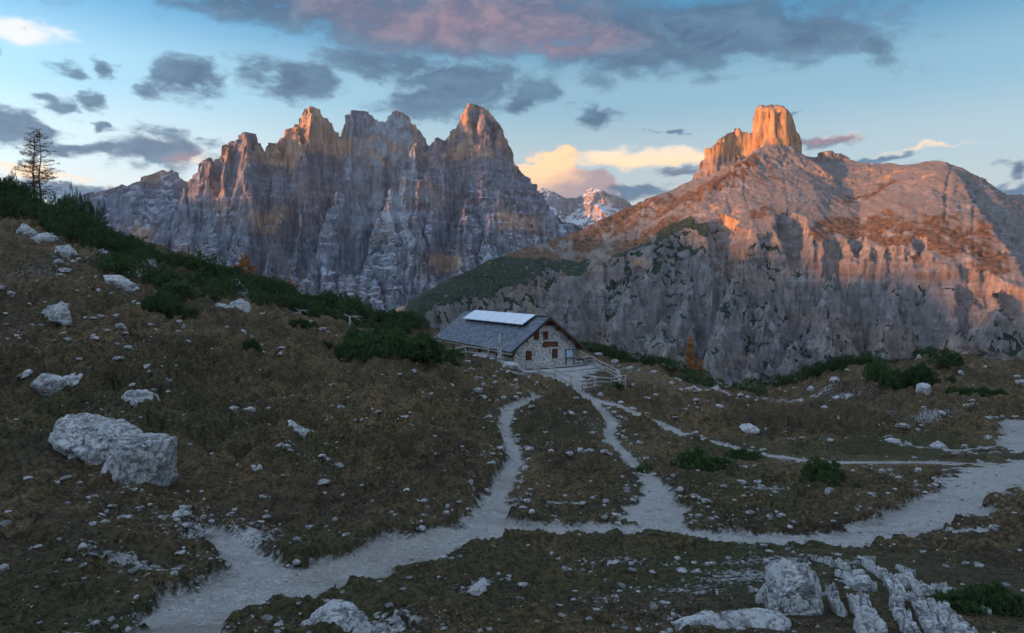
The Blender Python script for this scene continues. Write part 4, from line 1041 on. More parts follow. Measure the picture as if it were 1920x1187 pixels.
def place_table():
    p = hl(.4, 9.6, .10); r = empty('picnic_table', p, R(40)); tag(r, 'grey plank picnic table at the hut corner inside the fence', 'table')
    for k in range(3): m_ = MB(); m_.box((0, -.27 + .27 * k, .74), (1.9, .25, .05)); m_.build('table_plank', M['greywood'], r)
    for s in (-1, 1):
        m_ = MB(); m_.box((0, s * .72, .44), (1.9, .26, .05)); m_.build('bench_plank', M['greywood'], r)
        l = MB(); l.tube([(s * .7, -.55, 0), (s * .7, -.15, .72)], .045, 5); l.tube([(s * .7, .55, 0), (s * .7, .15, .72)], .045, 5); l.box((s * .7, 0, .40), (.06, 1.6, .09)); l.build('trestle', M['darkwood'], r)
place_table()

# ------------------------------------------------------------------ boulders
def ico(sub):
    bm = bmesh.new(); bmesh.ops.create_icosphere(bm, subdivisions=sub, radius=1.0)
    V = np.array([v.co[:] for v in bm.verts]); Fc = np.array([[v.index for v in f.verts] for f in bm.faces]); bm.free(); return V, Fc
ICO = {k: ico(k) for k in (2, 3, 4, 5, 6)}
def rock_mesh(seed, sub=4, dims=(1, 1, 1), facets=14, rough=.10, crack=.06, flat=1.0):
    rs = np.random.RandomState(seed); V, Fc = ICO[sub]
    N_ = rs.normal(size=(facets, 3)); N_ /= np.linalg.norm(N_, axis=1, keepdims=True); D_ = rs.uniform(.60, .92, facets)
    r = np.min(np.where(V @ N_.T > .05, D_[None] / np.maximum(V @ N_.T, .05), 9), axis=1); r = np.minimum(r, 1.05)
    P_ = V * r[:, None]
    o = rs.uniform(0, 50, 3); q = P_ + o
    n1 = pn3(q[:, 0] * 1.7, q[:, 1] * 1.7, q[:, 2] * 1.7, seed); n2 = pn3(q[:, 0] * 4.5, q[:, 1] * 4.5, q[:, 2] * 4.5, seed + 1); n3 = pn3(q[:, 0] * 11, q[:, 1] * 11, q[:, 2] * 11, seed + 2)
    cr = np.exp(-np.abs(pn3(q[:, 0] * 2.2 + n2 * .3, q[:, 1] * 2.2, q[:, 2] * 3.2, seed + 3)) * 16) + .6 * np.exp(-np.abs(pn3(q[:, 0] * 4.2, q[:, 1] * 4.2, q[:, 2] * 6, seed + 5)) * 12)
    P_ = P_ * (1 + rough * (n1 * 1.2 + n2 * .7 + n3 * .4) - crack * cr)[:, None]
    return raw_mesh('rock', P_ * np.array(dims) / 2 * 1.32, Fc, M['rock'], smooth_=True)
def boulder(box, seed, label, sub=5, depth=.8, tilt=0.0, sink=.18, group=None, name='boulder', flat=False, rough=.10, crack=.07, facets=14):
    x0, y0, x1, y1 = box
    p = hit((x0 + x1) / 2, y1 - (y1 - y0) * (.35 if flat else .12)); Y = p[1]
    w = (x1 - x0) / F * Y; h = (y1 - y0) / F * Y
    hh = h / (1 - sink)
    me = rock_mesh(seed, sub, (w, w * depth, hh), facets, rough, crack)
    # ground under the middle of the stone, moved back by half its depth
    y = Y + w * depth * .25; x = p[0] * y / Y
    zc = (HZ - (y0 + y1) / 2) / F * y - hh * sink * .5
    z = min(zc, gz(x, y) + hh * .42)
    o = link(name, me, None, (x, y, z)); o.rotation_euler = (0, tilt, 0)
    EXCL.append((x, y, w * .48))
    tag(o, label, 'boulder' if name == 'boulder' else 'rock', group)
    return o
BLD = [
    ((30, 424, 72, 444), 20, 'upper piece of a long grey rock face in the turf below the larch', 5, .6, .4),
    ((66, 438, 112, 464), 49, 'middle piece of a long grey rock face in the turf below the larch', 5, .6, .5),
    ((108, 462, 148, 486), 50, 'lower piece of a long grey rock face in the turf below the larch', 5, .6, .6),
    ((98, 780, 258, 890), 11, 'huge pale cracked boulder, upper of a leaning pair on the slope', 6, .9, .12),
    ((200, 800, 322, 942), 12, 'big pale boulder tucked below the huge cracked boulder', 6, .8, .35),
    ((233, 624, 292, 664), 13, 'rounded white boulder lying alone on the brown meadow', 5, .8, 0),
    ((346, 632, 386, 654), 14, 'small grey boulder next to the rounded white boulder', 4, .8, 0),
    ((70, 700, 122, 734), 15, 'pale jagged boulder forming one half of a broken pair', 5, .8, 0),
    ((112, 703, 164, 732), 16, 'pale lower boulder forming the other half of a broken pair', 5, .8, 0),
    ((503, 766, 552, 802), 17, 'mottled grey boulder at the upper end of a bouldery row on the meadow', 5, .8, .2),
    ((530, 795, 592, 830), 18, 'mottled grey boulder at the lower end of a bouldery row on the meadow', 5, .8, .3),
    ((82, 572, 130, 608), 19, 'white boulder half sunk in a dark dip under the dwarf pines', 5, .8, .4),
    ((170, 514, 246, 546), 21, 'flat white rock beside the stony strip under the dwarf pine belt', 5, .8, .1),
    ((425, 530, 462, 565), 22, 'upright mottled boulder on top of a boulder group by the dwarf pines', 5, .8, 0),
    ((445, 545, 470, 570), 23, 'grey boulder wedged in a boulder group by the dwarf pines', 4, .8, 0),
    ((432, 560, 470, 592), 24, 'whitest lowest boulder of a boulder group by the dwarf pines', 5, .8, 0),
    ((404, 572, 430, 590), 25, 'long slab leaning towards a boulder group by the dwarf pines', 4, .8, .5),
    ((320, 500, 346, 518), 26, 'pale stone jutting out of the dwarf pine belt', 4, .8, 0),
    ((260, 682, 306, 704), 27, 'low purplish grey stone below the small grey boulder', 4, .9, 0),
    ((236, 732, 292, 764), 28, 'slanting grey slab between the broken pair and the meadow', 4, .7, .5),
    ((330, 838, 372, 864), 29, 'thin slanting pale slab over a dark hollow', 4, .7, .5),
    ((572, 1146, 690, 1200), 30, 'large dark striped rock at the path edge', 6, .9, 0),
    ((1430, 1070, 1540, 1162), 31, 'massive craggy white boulder at the head of the slab outcrop', 6, .9, .05),
    ((1355, 1148, 1470, 1187), 32, 'low ragged limestone rock running down from the craggy white boulder', 5, .8, 0),
    ((1268, 1160, 1368, 1200), 33, 'wide pale split rock at the gravelly hollow', 6, .8, 0),
    ((1420, 1095, 1450, 1135), 34, 'narrow upright pale stone beside the craggy white boulder', 4, .7, .5),
    ((1460, 1052, 1496, 1080), 35, 'rough stone perched above the craggy white boulder', 4, .8, 0),
    ((1718, 720, 1745, 742), 36, 'white block on the hump between dwarf pine bushes', 4, .8, 0),
    ((1380, 794, 1420, 818), 37, 'grey white rock in the middle of the meadow basin', 4, .9, 0),
    ((940, 678, 975, 694), 38, 'white crumbled rock beside the fence and the slender cairn', 5, .9, 0),
    ((885, 662, 912, 672), 39, 'low white rock below the fence on the hut\'s long wall', 4, .9, 0),
    ((1662, 822, 1690, 838), 40, 'pale flat stone on the green basin floor', 4, .9, 0),
    ((1748, 828, 1772, 842), 41, 'rounded white stone on the green basin floor near the gravel', 4, .9, 0),
    ((448, 868, 490, 890), 42, 'pale lens shaped stone above a dark tuft', 4, .8, .2),
    ((156, 930, 190, 948), 43, 'thin pale stone downhill of the big boulder pair', 4, .8, .4),
    ((174, 962, 200, 978), 44, 'small bluish stone downhill of the big boulder pair', 4, .8, 0),
    ((-15, 826, 26, 844), 45, 'smooth grey stone in the turf uphill of the big boulder pair', 4, .8, 0),
    ((318, 960, 352, 984), 46, 'flat bluish slab at the top of the gravel spill', 4, .9, 0),
    ((130, 640, 154, 654), 47, 'small white boulder between the sunken boulder and the rounded one', 4, .8, 0),
    ((880, 1092, 930, 1118), 48, 'crumbled white rock in the dark bank under the path', 5, .9, 0),
]
for bx, sd_, lb, sb, dp, tl in BLD: boulder(bx, sd_, lb, {6: 6 if bx[0] < 300 or 1400 < bx[0] < 1440 else 5, 5: 5 if bx[3] - bx[1] > 34 else 4, 4: 3}[sb], dp, tl, rough=.035 if sd_ in (11, 12, 13, 31) else .06, crack=.10, facets=20)

# limestone pavement: long weathered slabs set in turf
def slab(p0, p1, wpx, seed, label, lift=.06):
    a, b = foot(*p0), foot(*p1); d_ = b - a; L = max(d_.length, .25); wd = wpx / F * (a.y + b.y) / 2 * .76
    n, m_ = 96, 40; rs = np.random.RandomState(seed)
    U, Vv = np.meshgrid(np.linspace(-1, 1, n), np.linspace(-1, 1, m_), indexing='ij')
    ph = rs.uniform(0, 40)
    wl = 1 + .30 * pn2(U * 2.2 + ph, U * 0 + ph, seed)
    edge = np.maximum(np.abs(U) ** 9, np.abs(Vv) ** 7)
    top = np.clip((1 - edge) * 2.5, 0, 1)
    X = U * L / 2 * (1 + .05 * pn2(Vv * 2 + ph, U + ph, seed + 1)); Yw = Vv * wd / 2 * wl + .10 * wd * pn2(U * 1.5 + ph, ph + 0 * U, seed + 2)
    crk = np.exp(-np.abs(pn2(X * 3.2 + ph + .5 * Yw, Yw * .7, seed + 3)) * 18) + .8 * np.exp(-np.abs(pn2(X * .8 + ph, Yw * 7, seed + 4)) * 14) + .5 * np.exp(-np.abs(pn2(X * 7 + ph, Yw * 3, seed + 7)) * 10)
    Z = top * (lift + .05 * pn2(X * 3 + ph, Yw * 4, seed + 5) + .025 * pn2(X * 9, Yw * 9 + ph, seed + 6)) - crk * .085 * top - .25 * (1 - top)
    ang = math.atan2(d_.y, d_.x); ca, sa = math.cos(ang), math.sin(ang)
    wx_, wy_ = (a.x + b.x) / 2 + X * ca - Yw * sa, (a.y + b.y) / 2 + X * sa + Yw * ca
    wz = base_h(wx_, wy_) + .06 + Z
    for t_ in np.linspace(-.42, .42, 7): EXCL.append(((a.x + b.x) / 2 + d_.x * t_, (a.y + b.y) / 2 + d_.y * t_, wd * .5))
    c = np.array([(a.x + b.x) / 2, (a.y + b.y) / 2, float(wz.mean())])
    o = grid_mesh('rock_slab', np.stack([wx_, wy_, wz], -1) - c, M['rock']); o.location = c
    tag(o, label, 'rock slab'); o['kind'] = 'thing'
SL = [((1590, 1080), (1625, 1112), 62, 'broad top slab of the limestone pavement'), ((1608, 1122), (1655, 1235), 62, 'thickest long slab of the limestone pavement'),
      ((1625, 1062), (1690, 1105), 30, 'thin upper slab running along the crest of the limestone pavement'), ((1672, 1100), (1690, 1128), 34, 'short cracked slab in the middle row of the limestone pavement'),
      ((1678, 1130), (1722, 1215), 36, 'narrow slab in the middle row of the limestone pavement'), ((1690, 1082), (1735, 1118), 42, 'upper slab beside the mossy joint of the limestone pavement'),
      ((1715, 1120), (1775, 1225), 38, 'long stepped slab beyond the mossy joint of the limestone pavement'), ((1755, 1135), (1845, 1240), 66, 'widest outer slab of the limestone pavement'),
      ((1555, 1105), (1580, 1160), 24, 'upright sliver next to the craggy white boulder'), ((1758, 1103), (1795, 1125), 34, 'detached smooth slab at the far edge of the limestone pavement'),
      ((1525, 1052), (1565, 1062), 20, 'small ragged slab at the head of the limestone pavement'), ((1562, 1058), (1600, 1074), 22, 'ragged pale slab behind the broad top slab'), ((1605, 1050), (1640, 1056), 16, 'flat pale slab at the turf edge behind the pavement'),
      ((1680, 1068), (1715, 1084), 10, 'thin sliver slab in the turf behind the pavement'), ((1820, 1140), (1855, 1155), 18, 'pale flat slab beside the dark bush')]
for i, (a, b, w_, lb) in enumerate(SL): slab(a, b, w_, 600 + 7 * i, lb)

# ------------------------------------------------------------------ cairns
def cairn(px, py, hpx, wpx, label, seed, slender=False, Yd=None):
    p = foot(px, py) if Yd is None else Vector(((px - 960) / F * Yd, Yd, gz((px - 960) / F * Yd, Yd))); Y = p.y; h = hpx / F * Y if Yd is None else (HZ - py) / F * Y - p.z; w = wpx / F * Y
    r = empty('cairn', p); tag(r, label, 'cairn'); rs = random.Random(seed); z = -.03; k = 0
    n = 9 if slender else 6
    for k in range(n):
        f = 1 - (k / n) * (.65 if slender else .75); sh = h / n * 1.18; ww = w * f * rs.uniform(.85, 1.1)
        o = link('stone', CST[k % len(CST)], r, (rs.uniform(-.06, .06) * w, rs.uniform(-.06, .06) * w, z + sh / 2), rs.uniform(0, 6)); o.scale = (ww, ww * .9, sh); z += sh * .84
CST = [rock_mesh(700 + i, 3, (1, 1, 1)) for i in range(4)]
cairn(937, 627, 50, 11, 'slender tall pale cairn standing before the hut\'s eaves', 1, True, 67.5)
cairn(1723, 684, 11, 12, 'squat white cairn on top of the hump', 2)
cairn(1572, 806, 12, 6, 'small thin cairn in the meadow basin', 3)
# bleached dead branches
def snag(px, py, h, label, seed):
    p = foot(px, py); r = empty('dead_snag', p); tag(r, label, 'dead tree'); rs = random.Random(seed); mb = MB()
    mb.tube([(0, 0, -.2), (.08, 0, h * .5), (.02, 0, h)], [.16, .11, .07], 6); mb.build('trunk', M['greywood'], r, True)
    for s in ((-.5, .25), (1.0, -.05), (.9, -.45)):
        b_ = MB(); b_.tube([(.02, 0, h * .96), (s[0] * .6, .1, h + s[1] * .2), (s[0] * 1.2, .2, h + s[1])], [.07, .06, .03], 5); b_.build('branch', M['greywood'], r, True)
snag(655, 626, 1.15, 'bleached dead pine snag with a bent arm beside the dense bush', 1)
snag(562, 592, .9, 'bleached forked dead pine snag at the edge of the pine belt', 2)
# ------------------------------------------------------------------ dwarf pines, larches
M['pine'] = mat_leaf('dark dwarf pine needles', (.028, .058, .020), (.085, .135, .042))
M['larch'] = mat_leaf('bare larch twigs with last needles', (.17, .095, .045), (.32, .150, .055))
M['gold'] = mat_leaf('golden larch needles', (.34, .12, .022), (.48, .20, .045))
M['bark'] = mat_simple('grey brown bark', (.055, .042, .034), (.11, .085, .07), 9, .95, .03, (1, 1, .3))
def tufts(C, D, S, k, rs, spread=.75, wide=.16):
    """needle tufts: at each centre C k thin triangles round direction D, size S"""
    n = len(C); d = D[:, None, :] + rs.normal(size=(n, k, 3)) * spread; d /= np.linalg.norm(d, axis=2, keepdims=True)
    s = (S[:, None] * rs.uniform(.6, 1.15, (n, k)))[..., None]
    side = np.cross(d, rs.normal(size=(n, k, 3))); side /= np.maximum(np.linalg.norm(side, axis=2, keepdims=True), 1e-6)
    b = C[:, None, :] + rs.normal(size=(n, k, 3)) * s * .10
    V = np.stack([b - side * s * wide, b + side * s * wide, b + d * s], 2).reshape(-1, 3)
    sh = np.repeat(rs.uniform(0, 1, (n, k)), 3)
    return V, np.arange(len(V)).reshape(-1, 3), sh
def pine_mesh(seed, n=900, k=7):
    rs = np.random.RandomState(seed)
    # several leaders, each an upswept mound; unit size: radius 1, height 1
    nl = 9; lc = np.c_[rs.normal(0, .42, (nl, 2)), np.zeros(nl)]; lh = rs.uniform(.62, 1.05, nl) * (1 - .35 * np.hypot(lc[:, 0], lc[:, 1])); lr = rs.uniform(.30, .52, nl)
    i = rs.randint(0, nl, n); th = rs.uniform(0, 2 * np.pi, n); f = rs.uniform(0.02, 1, n) ** .8
    rad = lr[i] * np.sqrt(np.clip(1 - f ** 1.8, 0, 1)) * rs.uniform(.72, 1.05, n)
    C = np.c_[lc[i, 0] + rad * np.cos(th), lc[i, 1] + rad * np.sin(th), f * lh[i]]
    D = np.c_[np.cos(th) * .55, np.sin(th) * .55, .6 + f * .8]; D += rs.normal(0, .15, D.shape)
    # stray upright shoots break the outline
    m_ = n // 9; j = rs.randint(0, n, m_); C2 = C[j] * np.array([1, 1, 1.0]) + np.c_[rs.normal(0, .03, (m_, 2)), rs.uniform(.03, .12, m_)]
    D2 = np.c_[rs.normal(0, .2, (m_, 2)), np.ones(m_) * 1.4]
    V, Fc, S = tufts(np.r_[C, C2], np.r_[D, D2], np.r_[np.full(n, .15), np.full(m_, .17)], k, rs, .6, .13)
    return raw_mesh('foliage', V, Fc, M['pine'], attr=S)
def stem_mesh(seed):
    rs = random.Random(seed); mb = MB()
    for k in range(6):
        a = k * 1.05 + rs.random(); mb.tube([(0, 0, -.1), (math.cos(a) * .25, math.sin(a) * .25, .12), (math.cos(a) * .5, math.sin(a) * .5, .55)], [.05, .04, .015], 5)
    return mb.mesh('stems', M['bark'], True)
PINES = [pine_mesh(900 + i) for i in range(4)]; PINES_S = [pine_mesh(950 + i, 380, 5) for i in range(4)]; STEMS = [stem_mesh(i) for i in range(2)]
rsP = random.Random(77)
def pine_bush(x, y, rx, h, label, group=None, small=False, ry=None, lean=0.0):
    z = gz(x, y); r = empty('dwarf_pine', (x, y, z - .06)); r.rotation_euler[2] = rsP.uniform(-.4, .4); tag(r, label, 'bush', group)
    o = link('foliage', rsP.choice(PINES_S if small else PINES), r); o.rotation_euler[2] = rsP.choice((0, math.pi)) + rsP.uniform(-.3, .3); o.scale = (rx, ry or rx * .85, h)
    s = link('stem', rsP.choice(STEMS), r); s.scale = (rx, rx * .8, h)
    return r
def bush_box(x0, y0, x1, y1, label, k=1, group=None):
    """k overlapping bushes fill a pixel box, each standing on the ground"""
    for i in range(k):
        cx = x0 + (x1 - x0) * (i + .5) / k
        p = hit(cx, y1 - (y1 - y0) * .10 - (0 if k == 1 else rsP.uniform(-4, 6))); Y = p[1] * 1.02
        w = (x1 - x0) / k / F * Y; h = (y1 - y0) / F * Y * rsP.uniform(.9, 1.02)
        pine_bush(p[0] * 1.02, Y, w * (.60 if k == 1 else .92), h * (1.05 if k == 1 else .9), label, group)
bush_box(1273, 850, 1382, 905, 'big dark dwarf pine bush on the knoll between the trails')
bush_box(1372, 842, 1435, 866, 'low dwarf pine bush just behind the big knoll bush')
bush_box(1496, 886, 1584, 932, 'dwarf pine bush sprawling in the hollow below the knoll bush')
bush_box(1630, 690, 1738, 740, 'broad dwarf pine clump on the hump face', 3, 'broad clump on the hump face')
bush_box(1750, 680, 1808, 710, 'dwarf pine bush beside the squat cairn')
bush_box(1778, 728, 1866, 760, 'flat wide dwarf pine bush below the white block', 2, 'flat wide bush on the hump')
bush_box(1634, 684, 1662, 698, 'small dwarf pine just behind the broad clump on the hump')
bush_box(1146, 730, 1170, 748, 'small dwarf pine in the corner of the fenced pen')
bush_box(1245, 764, 1285, 782, 'small round dwarf pine next to the trail')
bush_box(1790, 1090, 1925, 1160, 'dark dwarf pine bush by the limestone pavement', 2, 'dark bush by the limestone pavement')
bush_box(548, 612, 592, 632, 'low dark cushion of dwarf pine alone on the brown meadow')
bush_box(455, 650, 492, 674, 'round heathery cushion bush on the open meadow')
def thicket(poly, n, rx, h, label, group):
    xs_, ys_ = [p[0] for p in poly], [p[1] for p in poly]; k = 0
    while k < n:
        px, py = rsP.uniform(min(xs_), max(xs_)), rsP.uniform(min(ys_), max(ys_)); ins = False; j = len(poly) - 1
        for i in range(len(poly)):
            if (poly[i][1] > py) != (poly[j][1] > py) and px < (poly[j][0] - poly[i][0]) * (py - poly[i][1]) / (poly[j][1] - poly[i][1]) + poly[i][0]: ins = not ins
            j = i
        if not ins: continue
        p = hit(px, py); pine_bush(p[0], p[1], rsP.uniform(*rx), rsP.uniform(*h), label, group); k += 1
thicket([(215, 585), (260, 560), (345, 562), (360, 590), (300, 596)], 9, (1.1, 1.7), (1.0, 1.6), 'dwarf pine in the wide clump below the stony strip', 'wide clump below the stony strip')
thicket([(655, 665), (690, 650), (770, 660), (848, 690), (840, 700), (770, 694), (700, 682)], 18, (1.2, 1.8), (1.2, 2.0), 'dwarf pine of the dense thicket just uphill of the hut', 'dense thicket uphill of the hut')
thicket([(655, 648), (690, 630), (760, 640), (770, 660), (690, 660)], 8, (1.4, 2.0), (1.5, 2.3), 'tall dwarf pine at the upper end of the thicket near the bleached snag', 'tall upper thicket near the hut')
bush_box(365, 552, 405, 572, 'small dwarf pine uphill of the boulder group')
# the belt of dwarf pines along the shoulder
BELT = [((-20, 362), (-20, 395)), ((40, 375), (50, 405)), ((100, 408), (110, 448)), ((160, 432), (160, 468)), ((220, 455), (210, 520)), ((290, 486), (280, 535)), ((350, 508), (350, 560)), ((430, 532), (410, 555)), ((500, 553), (490, 582)), ((580, 573), (580, 602)), ((650, 588), (650, 612)), ((720, 602), (720, 622)), ((790, 618), (780, 632))]
def belt():
    n = 0
    for (t0, b0), (t1, b1) in zip(BELT[:-1], BELT[1:]):
        for i in range(11):
            f = rsP.random(); g = (rsP.random() if i > 4 else rsP.uniform(0, .12))
            px = (t0[0] * (1 - g) + b0[0] * g) * (1 - f) + (t1[0] * (1 - g) + b1[0] * g) * f
            py = (t0[1] * (1 - g) + b0[1] * g) * (1 - f) + (t1[1] * (1 - g) + b1[1] * g) * f
            p = hit(px, py + 3)
            pine_bush(p[0], p[1], rsP.uniform(1.7, 2.7), rsP.uniform(1.7, 2.8), 'dwarf pine in the dense belt along the shoulder of the slope', 'dwarf pine belt along the shoulder', small=True); n += 1
    for px, py in ((1100, 655), (1130, 662), (1160, 670), (1190, 680), (1215, 687), (1240, 694), (1262, 701), (1285, 709), (1308, 716), (1330, 724), (1350, 732), (1112, 658), (1145, 665), (1176, 676), (1228, 690), (1298, 712)):
        p = hit(px, py + 4); 
        if p[1] < 128: pine_bush(p[0], p[1] + rsP.uniform(0, 2), rsP.uniform(1.5, 2.3), rsP.uniform(1.0, 1.7), 'low dwarf pine in the strip along the drop beyond the hut', 'dwarf pines along the drop', small=True)
    for px in range(1408, 1660, 13):
        py = np.interp(px, [1400, 1480, 1560, 1650], [742, 716, 698, 686]); p = hit(px, py + 3)
        if p[1] < 128: pine_bush(p[0], p[1] + rsP.uniform(0, 1.5), rsP.uniform(1.3, 2.0), rsP.uniform(1.1, 1.9), 'low dwarf pine in the row along the crest of the hump', 'dwarf pines on the hump crest', small=True)
    for px in (1672, 1690, 1708, 1742, 1762, 1780):
        p = hit(px, 676 if px > 1700 else 682); pine_bush(p[0], p[1] + 1, rsP.uniform(1.2, 1.7), rsP.uniform(1.2, 1.7), 'low dwarf pine in the row along the crest of the hump', 'dwarf pines on the hump crest', small=True)
    # young pines standing up out of the belt
    for px, py, hh in ((22, 352, 2.6), (133, 418, 4.0), (150, 425, 3.4), (165, 430, 3.0), (120, 420, 3.0), (185, 440, 3.0), (45, 385, 3.0)):
        p = hit(px, py); pine_bush(p[0], min(p[1], 108), .95, hh * 1.3, 'slim young pine poking up out of the belt near the larch', 'young pines near the larch', small=True)
belt()

def larch(px, py, hts, offs, width, label, seed, leafmat, dens, bare=.5, Yfix=None):
    p = hit(px, py); Y = p[1] if Yfix is None else Yfix; x, y = (px - 960) / F * Y, Y
    r = empty('larch', (x, y, gz(x, y) if Yfix is None else (HZ - py) / F * Y)); tag(r, label, 'tree'); rs = np.random.RandomState(seed)
    Cs, Ds, Ss = [], [], []; br = MB()
    for H_, ox in zip(hts, offs):
        k = 9; tp = [Vector((ox + .08 * math.sin(i * 1.3 + ox), .1 * math.cos(i), H_ * i / k - (.3 if i == 0 else 0))) for i in range(k + 1)]
        tr = MB(); tr.tube(tp, [max(.02, H_ * .0115 * (1 - i / k) + .02) for i in range(k + 1)], 7); tr.build('trunk', M['bark'], r, True)
        nb = int(H_ * 6.5)
        for j in range(nb):
            f = .10 + .88 * (j + rs.rand()) / nb; az_ = rs.uniform(0, 2 * np.pi); Lb = width * (.25 + 1.0 * (1 - f) ** .7) * rs.uniform(.55, 1.1)
            s0 = Vector((ox, 0, H_ * f)); dr = Vector((math.cos(az_), math.sin(az_), rs.uniform(-.22, .15)))
            q = [s0, s0 + dr * Lb * .5 + Vector((0, 0, -.03 * Lb)), s0 + dr * Lb + Vector((0, 0, .10 * Lb))]
            br.tube(q, [.028 * (1.2 - f) + .008, .016, .006], 4, False)
            for m_ in range(int(dens * Lb) + 1):
                t_ = rs.uniform(.15, 1); c = s0 + dr * Lb * t_ + Vector((0, 0, -.03 * Lb if t_ < .6 else .08 * Lb * t_))
                Cs.append(c[:]); Ds.append((dr.x * .6 + rs.normal(0, .5), dr.y * .6 + rs.normal(0, .5), rs.uniform(-.5, .5))); Ss.append(rs.uniform(.22, .5))
    br.build('branch', M['bark'], r)
    V, Fc, S = tufts(np.array(Cs), np.array(Ds), np.array(Ss), 5, rs, .8, bare)
    link('crown', raw_mesh('crown', V, Fc, leafmat, attr=S), r)
    return r
larch(68, 368, (11.0, 10.4), (-.35, .55), 3.3, 'twin stemmed nearly bare larch on the skyline of the slope', 5, M['larch'], 11, .036)
larch(455, 532, (4.2, 3.4), (0, .8), 1.5, 'golden larch glowing among the dwarf pines of the belt', 6, M['gold'], 16, .12)
larch(545, 560, (2.2,), (0,), .7, 'tiny golden larch lower down in the dwarf pine belt', 7, M['gold'], 18, .12)
larch(1295, 713, (6.2,), (0,), 1.0, 'orange larch rising behind the drop beyond the hut', 8, M['gold'], 20, .12, 100)
larch(1316, 716, (3.2,), (0,), .6, 'little orange larch beside the orange larch beyond the drop', 9, M['gold'], 20, .12, 100)

# ------------------------------------------------------------------ loose stones and turf
def scatter():
    rs = np.random.RandomState(5)
    ST = [rock_mesh(800 + i, 2, (1, 1, .62), 9, .12, .03) for i in range(8)]
    for m_ in ST: m_.materials.clear(); m_.materials.append(M['pebble'])
    # larger loose stones one can count
    n = 0; tries = 0
    while n < 170 and tries < 9000:
        tries += 1
        px, py = rs.uniform(-10, 1930), 560 + 627 * rs.rand() ** .8
        p = hit(px, py)
        if p[1] > 80: continue
        pm = float(path_mask(np.array([p[0]]), np.array([p[1]]))[0])
        if pm > -.05: continue
        g = float(gravel_mask(np.array([p[0]]), np.array([p[1]]))[0]); dz = fbm2(np.array([p[0] * .22]), np.array([p[1] * .22]), 3, 65)[0]
        if rs.rand() > .03 + g * 1.3 + max(0, dz - .08) * 2.2: continue
        s = rs.uniform(5, 9) / F * p[1] * (.75 + 2.4 * rs.rand() ** 4)
        if p[1] < 20: s *= .9
        o = link('stone', ST[rs.randint(8)], None, (p[0], p[1], gz(p[0], p[1]) - s * .04)); o.rotation_euler = (rs.normal(0, .25), rs.normal(0, .25), rs.uniform(0, 6)); o.scale = (s * rs.uniform(.8, 1.5), s, s * rs.uniform(.5, .9))
        tag(o, 'loose pale limestone stone lying in the brown turf', 'stone', 'loose stones strewn over the meadow'); n += 1
    # countless small ones: one mesh
    V0, F0 = ICO[2]; V0, F0 = ico(1)
    N_ = 24000; R_ = 4.5 * (90 / 4.5) ** rs.rand(N_); A_ = rs.uniform(R(-40), R(40), N_); X, Y = R_ * np.sin(A_), R_ * np.cos(A_)
    pm = path_mask(X, Y); g = gravel_mask(X, Y); dz = fbm2(X * .22, Y * .22, 4, 77) + .5 * fbm2(X * .9, Y * .9, 2, 78)
    pr = .018 + 1.4 * g + np.clip(dz - .1, 0, 1) * 1.1 + .5 * smooth(pm, -1.0, -.1) * (pm < .2) + .38 * (pm > 0)
    k = rs.rand(N_) < pr; X, Y, pm, R_ = X[k], Y[k], pm[k], R_[k]; n = len(X)
    Z = ground_z(X, Y); s = (.0009 + .0055 * rs.rand(n) ** 3.5) * np.maximum(R_, 9); s = np.where(pm > 0, s * .42, s)
    rot = rs.uniform(0, 6.28, n); ca, sa = np.cos(rot), np.sin(rot)
    J = V0[None] * (1 + rs.normal(0, .16, (n, len(V0), 1))) * np.stack([s * rs.uniform(.8, 1.6, n), s, s * rs.uniform(.4, .8, n)], -1)[:, None, :]
    VX = J[..., 0] * ca[:, None] - J[..., 1] * sa[:, None] + X[:, None]; VY = J[..., 0] * sa[:, None] + J[..., 1] * ca[:, None] + Y[:, None]; VZ = J[..., 2] + (Z + s * .12)[:, None]
    V = np.stack([VX, VY, VZ], -1).reshape(-1, 3); Fc = (F0[None] + (np.arange(n) * len(V0))[:, None, None]).reshape(-1, 3)
    o = link('pebbles', raw_mesh('pebbles', V, Fc, M['pebble'])); o['kind'] = 'stuff'; tag(o, 'small white limestone chips strewn over turf and trail edges', 'pebbles')
scatter()
M['grass'] = mat_leaf('dry autumn grass', (.075, .058, .027), (.40, .285, .138))
M['heath'] = mat_leaf('dark heath and moss', (.026, .030, .012), (.125, .115, .042))
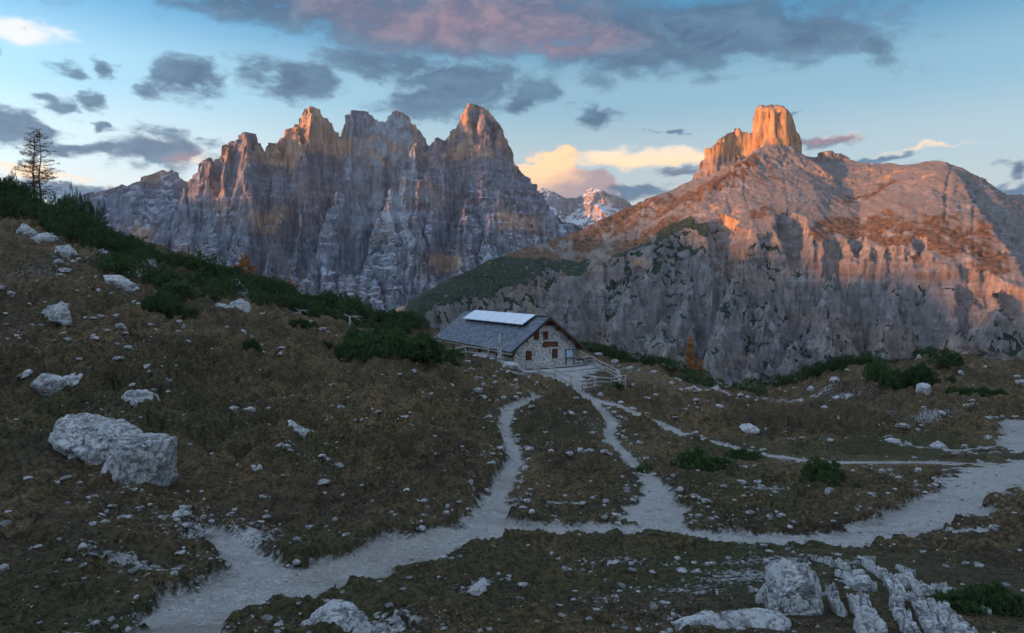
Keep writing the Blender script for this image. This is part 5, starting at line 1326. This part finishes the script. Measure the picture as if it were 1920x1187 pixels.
def grass():
    rs = np.random.RandomState(8)
    for nm, mt, N_, hh, seed, lab in (('grass', M['grass'], 60000, .075, 1, 'short dry brown autumn grass covering the meadow'), ('heath', M['heath'], 46000, .075, 2, 'dark low heath and moss cushions covering the banks')):
        R_ = 4.2 * (80 / 4.2) ** rs.rand(N_); A_ = rs.uniform(R(-40), R(40), N_); X, Y = R_ * np.sin(A_), R_ * np.cos(A_)
        pm = path_mask(X, Y); g = gravel_mask(X, Y); w = fbm2(X * .30, Y * .30, 4, 880) - .28 * smooth(19 - R_, 0, 9); fine = fbm2(X * 1.4, Y * 1.4, 3, 884)
        tn = fbm2(X * .11, Y * .11, 4, 91); moss = np.exp(-(((X - 18) / 10) ** 2 + ((Y - 38) / 4.5) ** 2))
        k = (pm < -.15 - .7 * np.exp(-(((X - 16) / 13) ** 2 + ((Y - 31) / 6) ** 2))) & (rs.rand(N_) > g * 1.3) & (rs.rand(N_) > moss * 1.2) & (fbm2(X * .28, Y * .28, 4, 95) < .26 + .3 * rs.rand(N_)) & ((w + fine * .6 > -.10) if seed == 1 else (w + fine * .6 < .10))
        for ex, ey, er in EXCL: k &= (X - ex) ** 2 + (Y - ey) ** 2 > er * er
        X, Y, R_, fine, tn = X[k], Y[k], R_[k], fine[k], tn[k]; Z = ground_z(X, Y)
        C = np.stack([X, Y, Z - .015], -1); D = np.c_[rs.normal(0, .3, (len(X), 2)), np.ones(len(X))]
        S = hh * (.45 + .8 * rs.rand(len(X))) * np.clip(R_ / 24, .8, 1.7)
        V, Fc, sh = tufts(C, D, S, 6 if seed == 1 else 5, rs, .7 if seed == 1 else .9, .09 if seed == 1 else .18)
        kk = 6 if seed == 1 else 5
        sh = np.clip(.35 * sh + np.repeat(np.clip(.25 + fine * .7 + tn * 1.1, -.2, 1), kk * 3) * .75, 0, 1)
        o = link(nm, raw_mesh(nm, V, Fc, mt, attr=sh)); o['kind'] = 'stuff'; tag(o, lab, nm)
grass()

# ------------------------------------------------------------------ thin dusk air between the mountains
def haze():
    t = bpy.data.materials.new('thin dusk haze'); t.use_nodes = True; nt = t.node_tree; nt.nodes.clear()
    v = nt.nodes.new('ShaderNodeVolumePrincipled'); o = nt.nodes.new('ShaderNodeOutputMaterial'); nt.links.new(v.outputs[0], o.inputs['Volume'])
    v.inputs['Color'].default_value = (.50, .70, 1.0, 1); v.inputs['Density'].default_value = HAZE_DENSITY; v.inputs['Anisotropy'].default_value = .2
    mb = MB(); mb.box((0, 250, 115), (20000, 19500, 1430)); ob = mb.build('haze', t); ob['kind'] = 'stuff'; tag(ob, 'thin blue dusk haze filling the valley air', 'haze')
HAZE_DENSITY = .000028
haze()
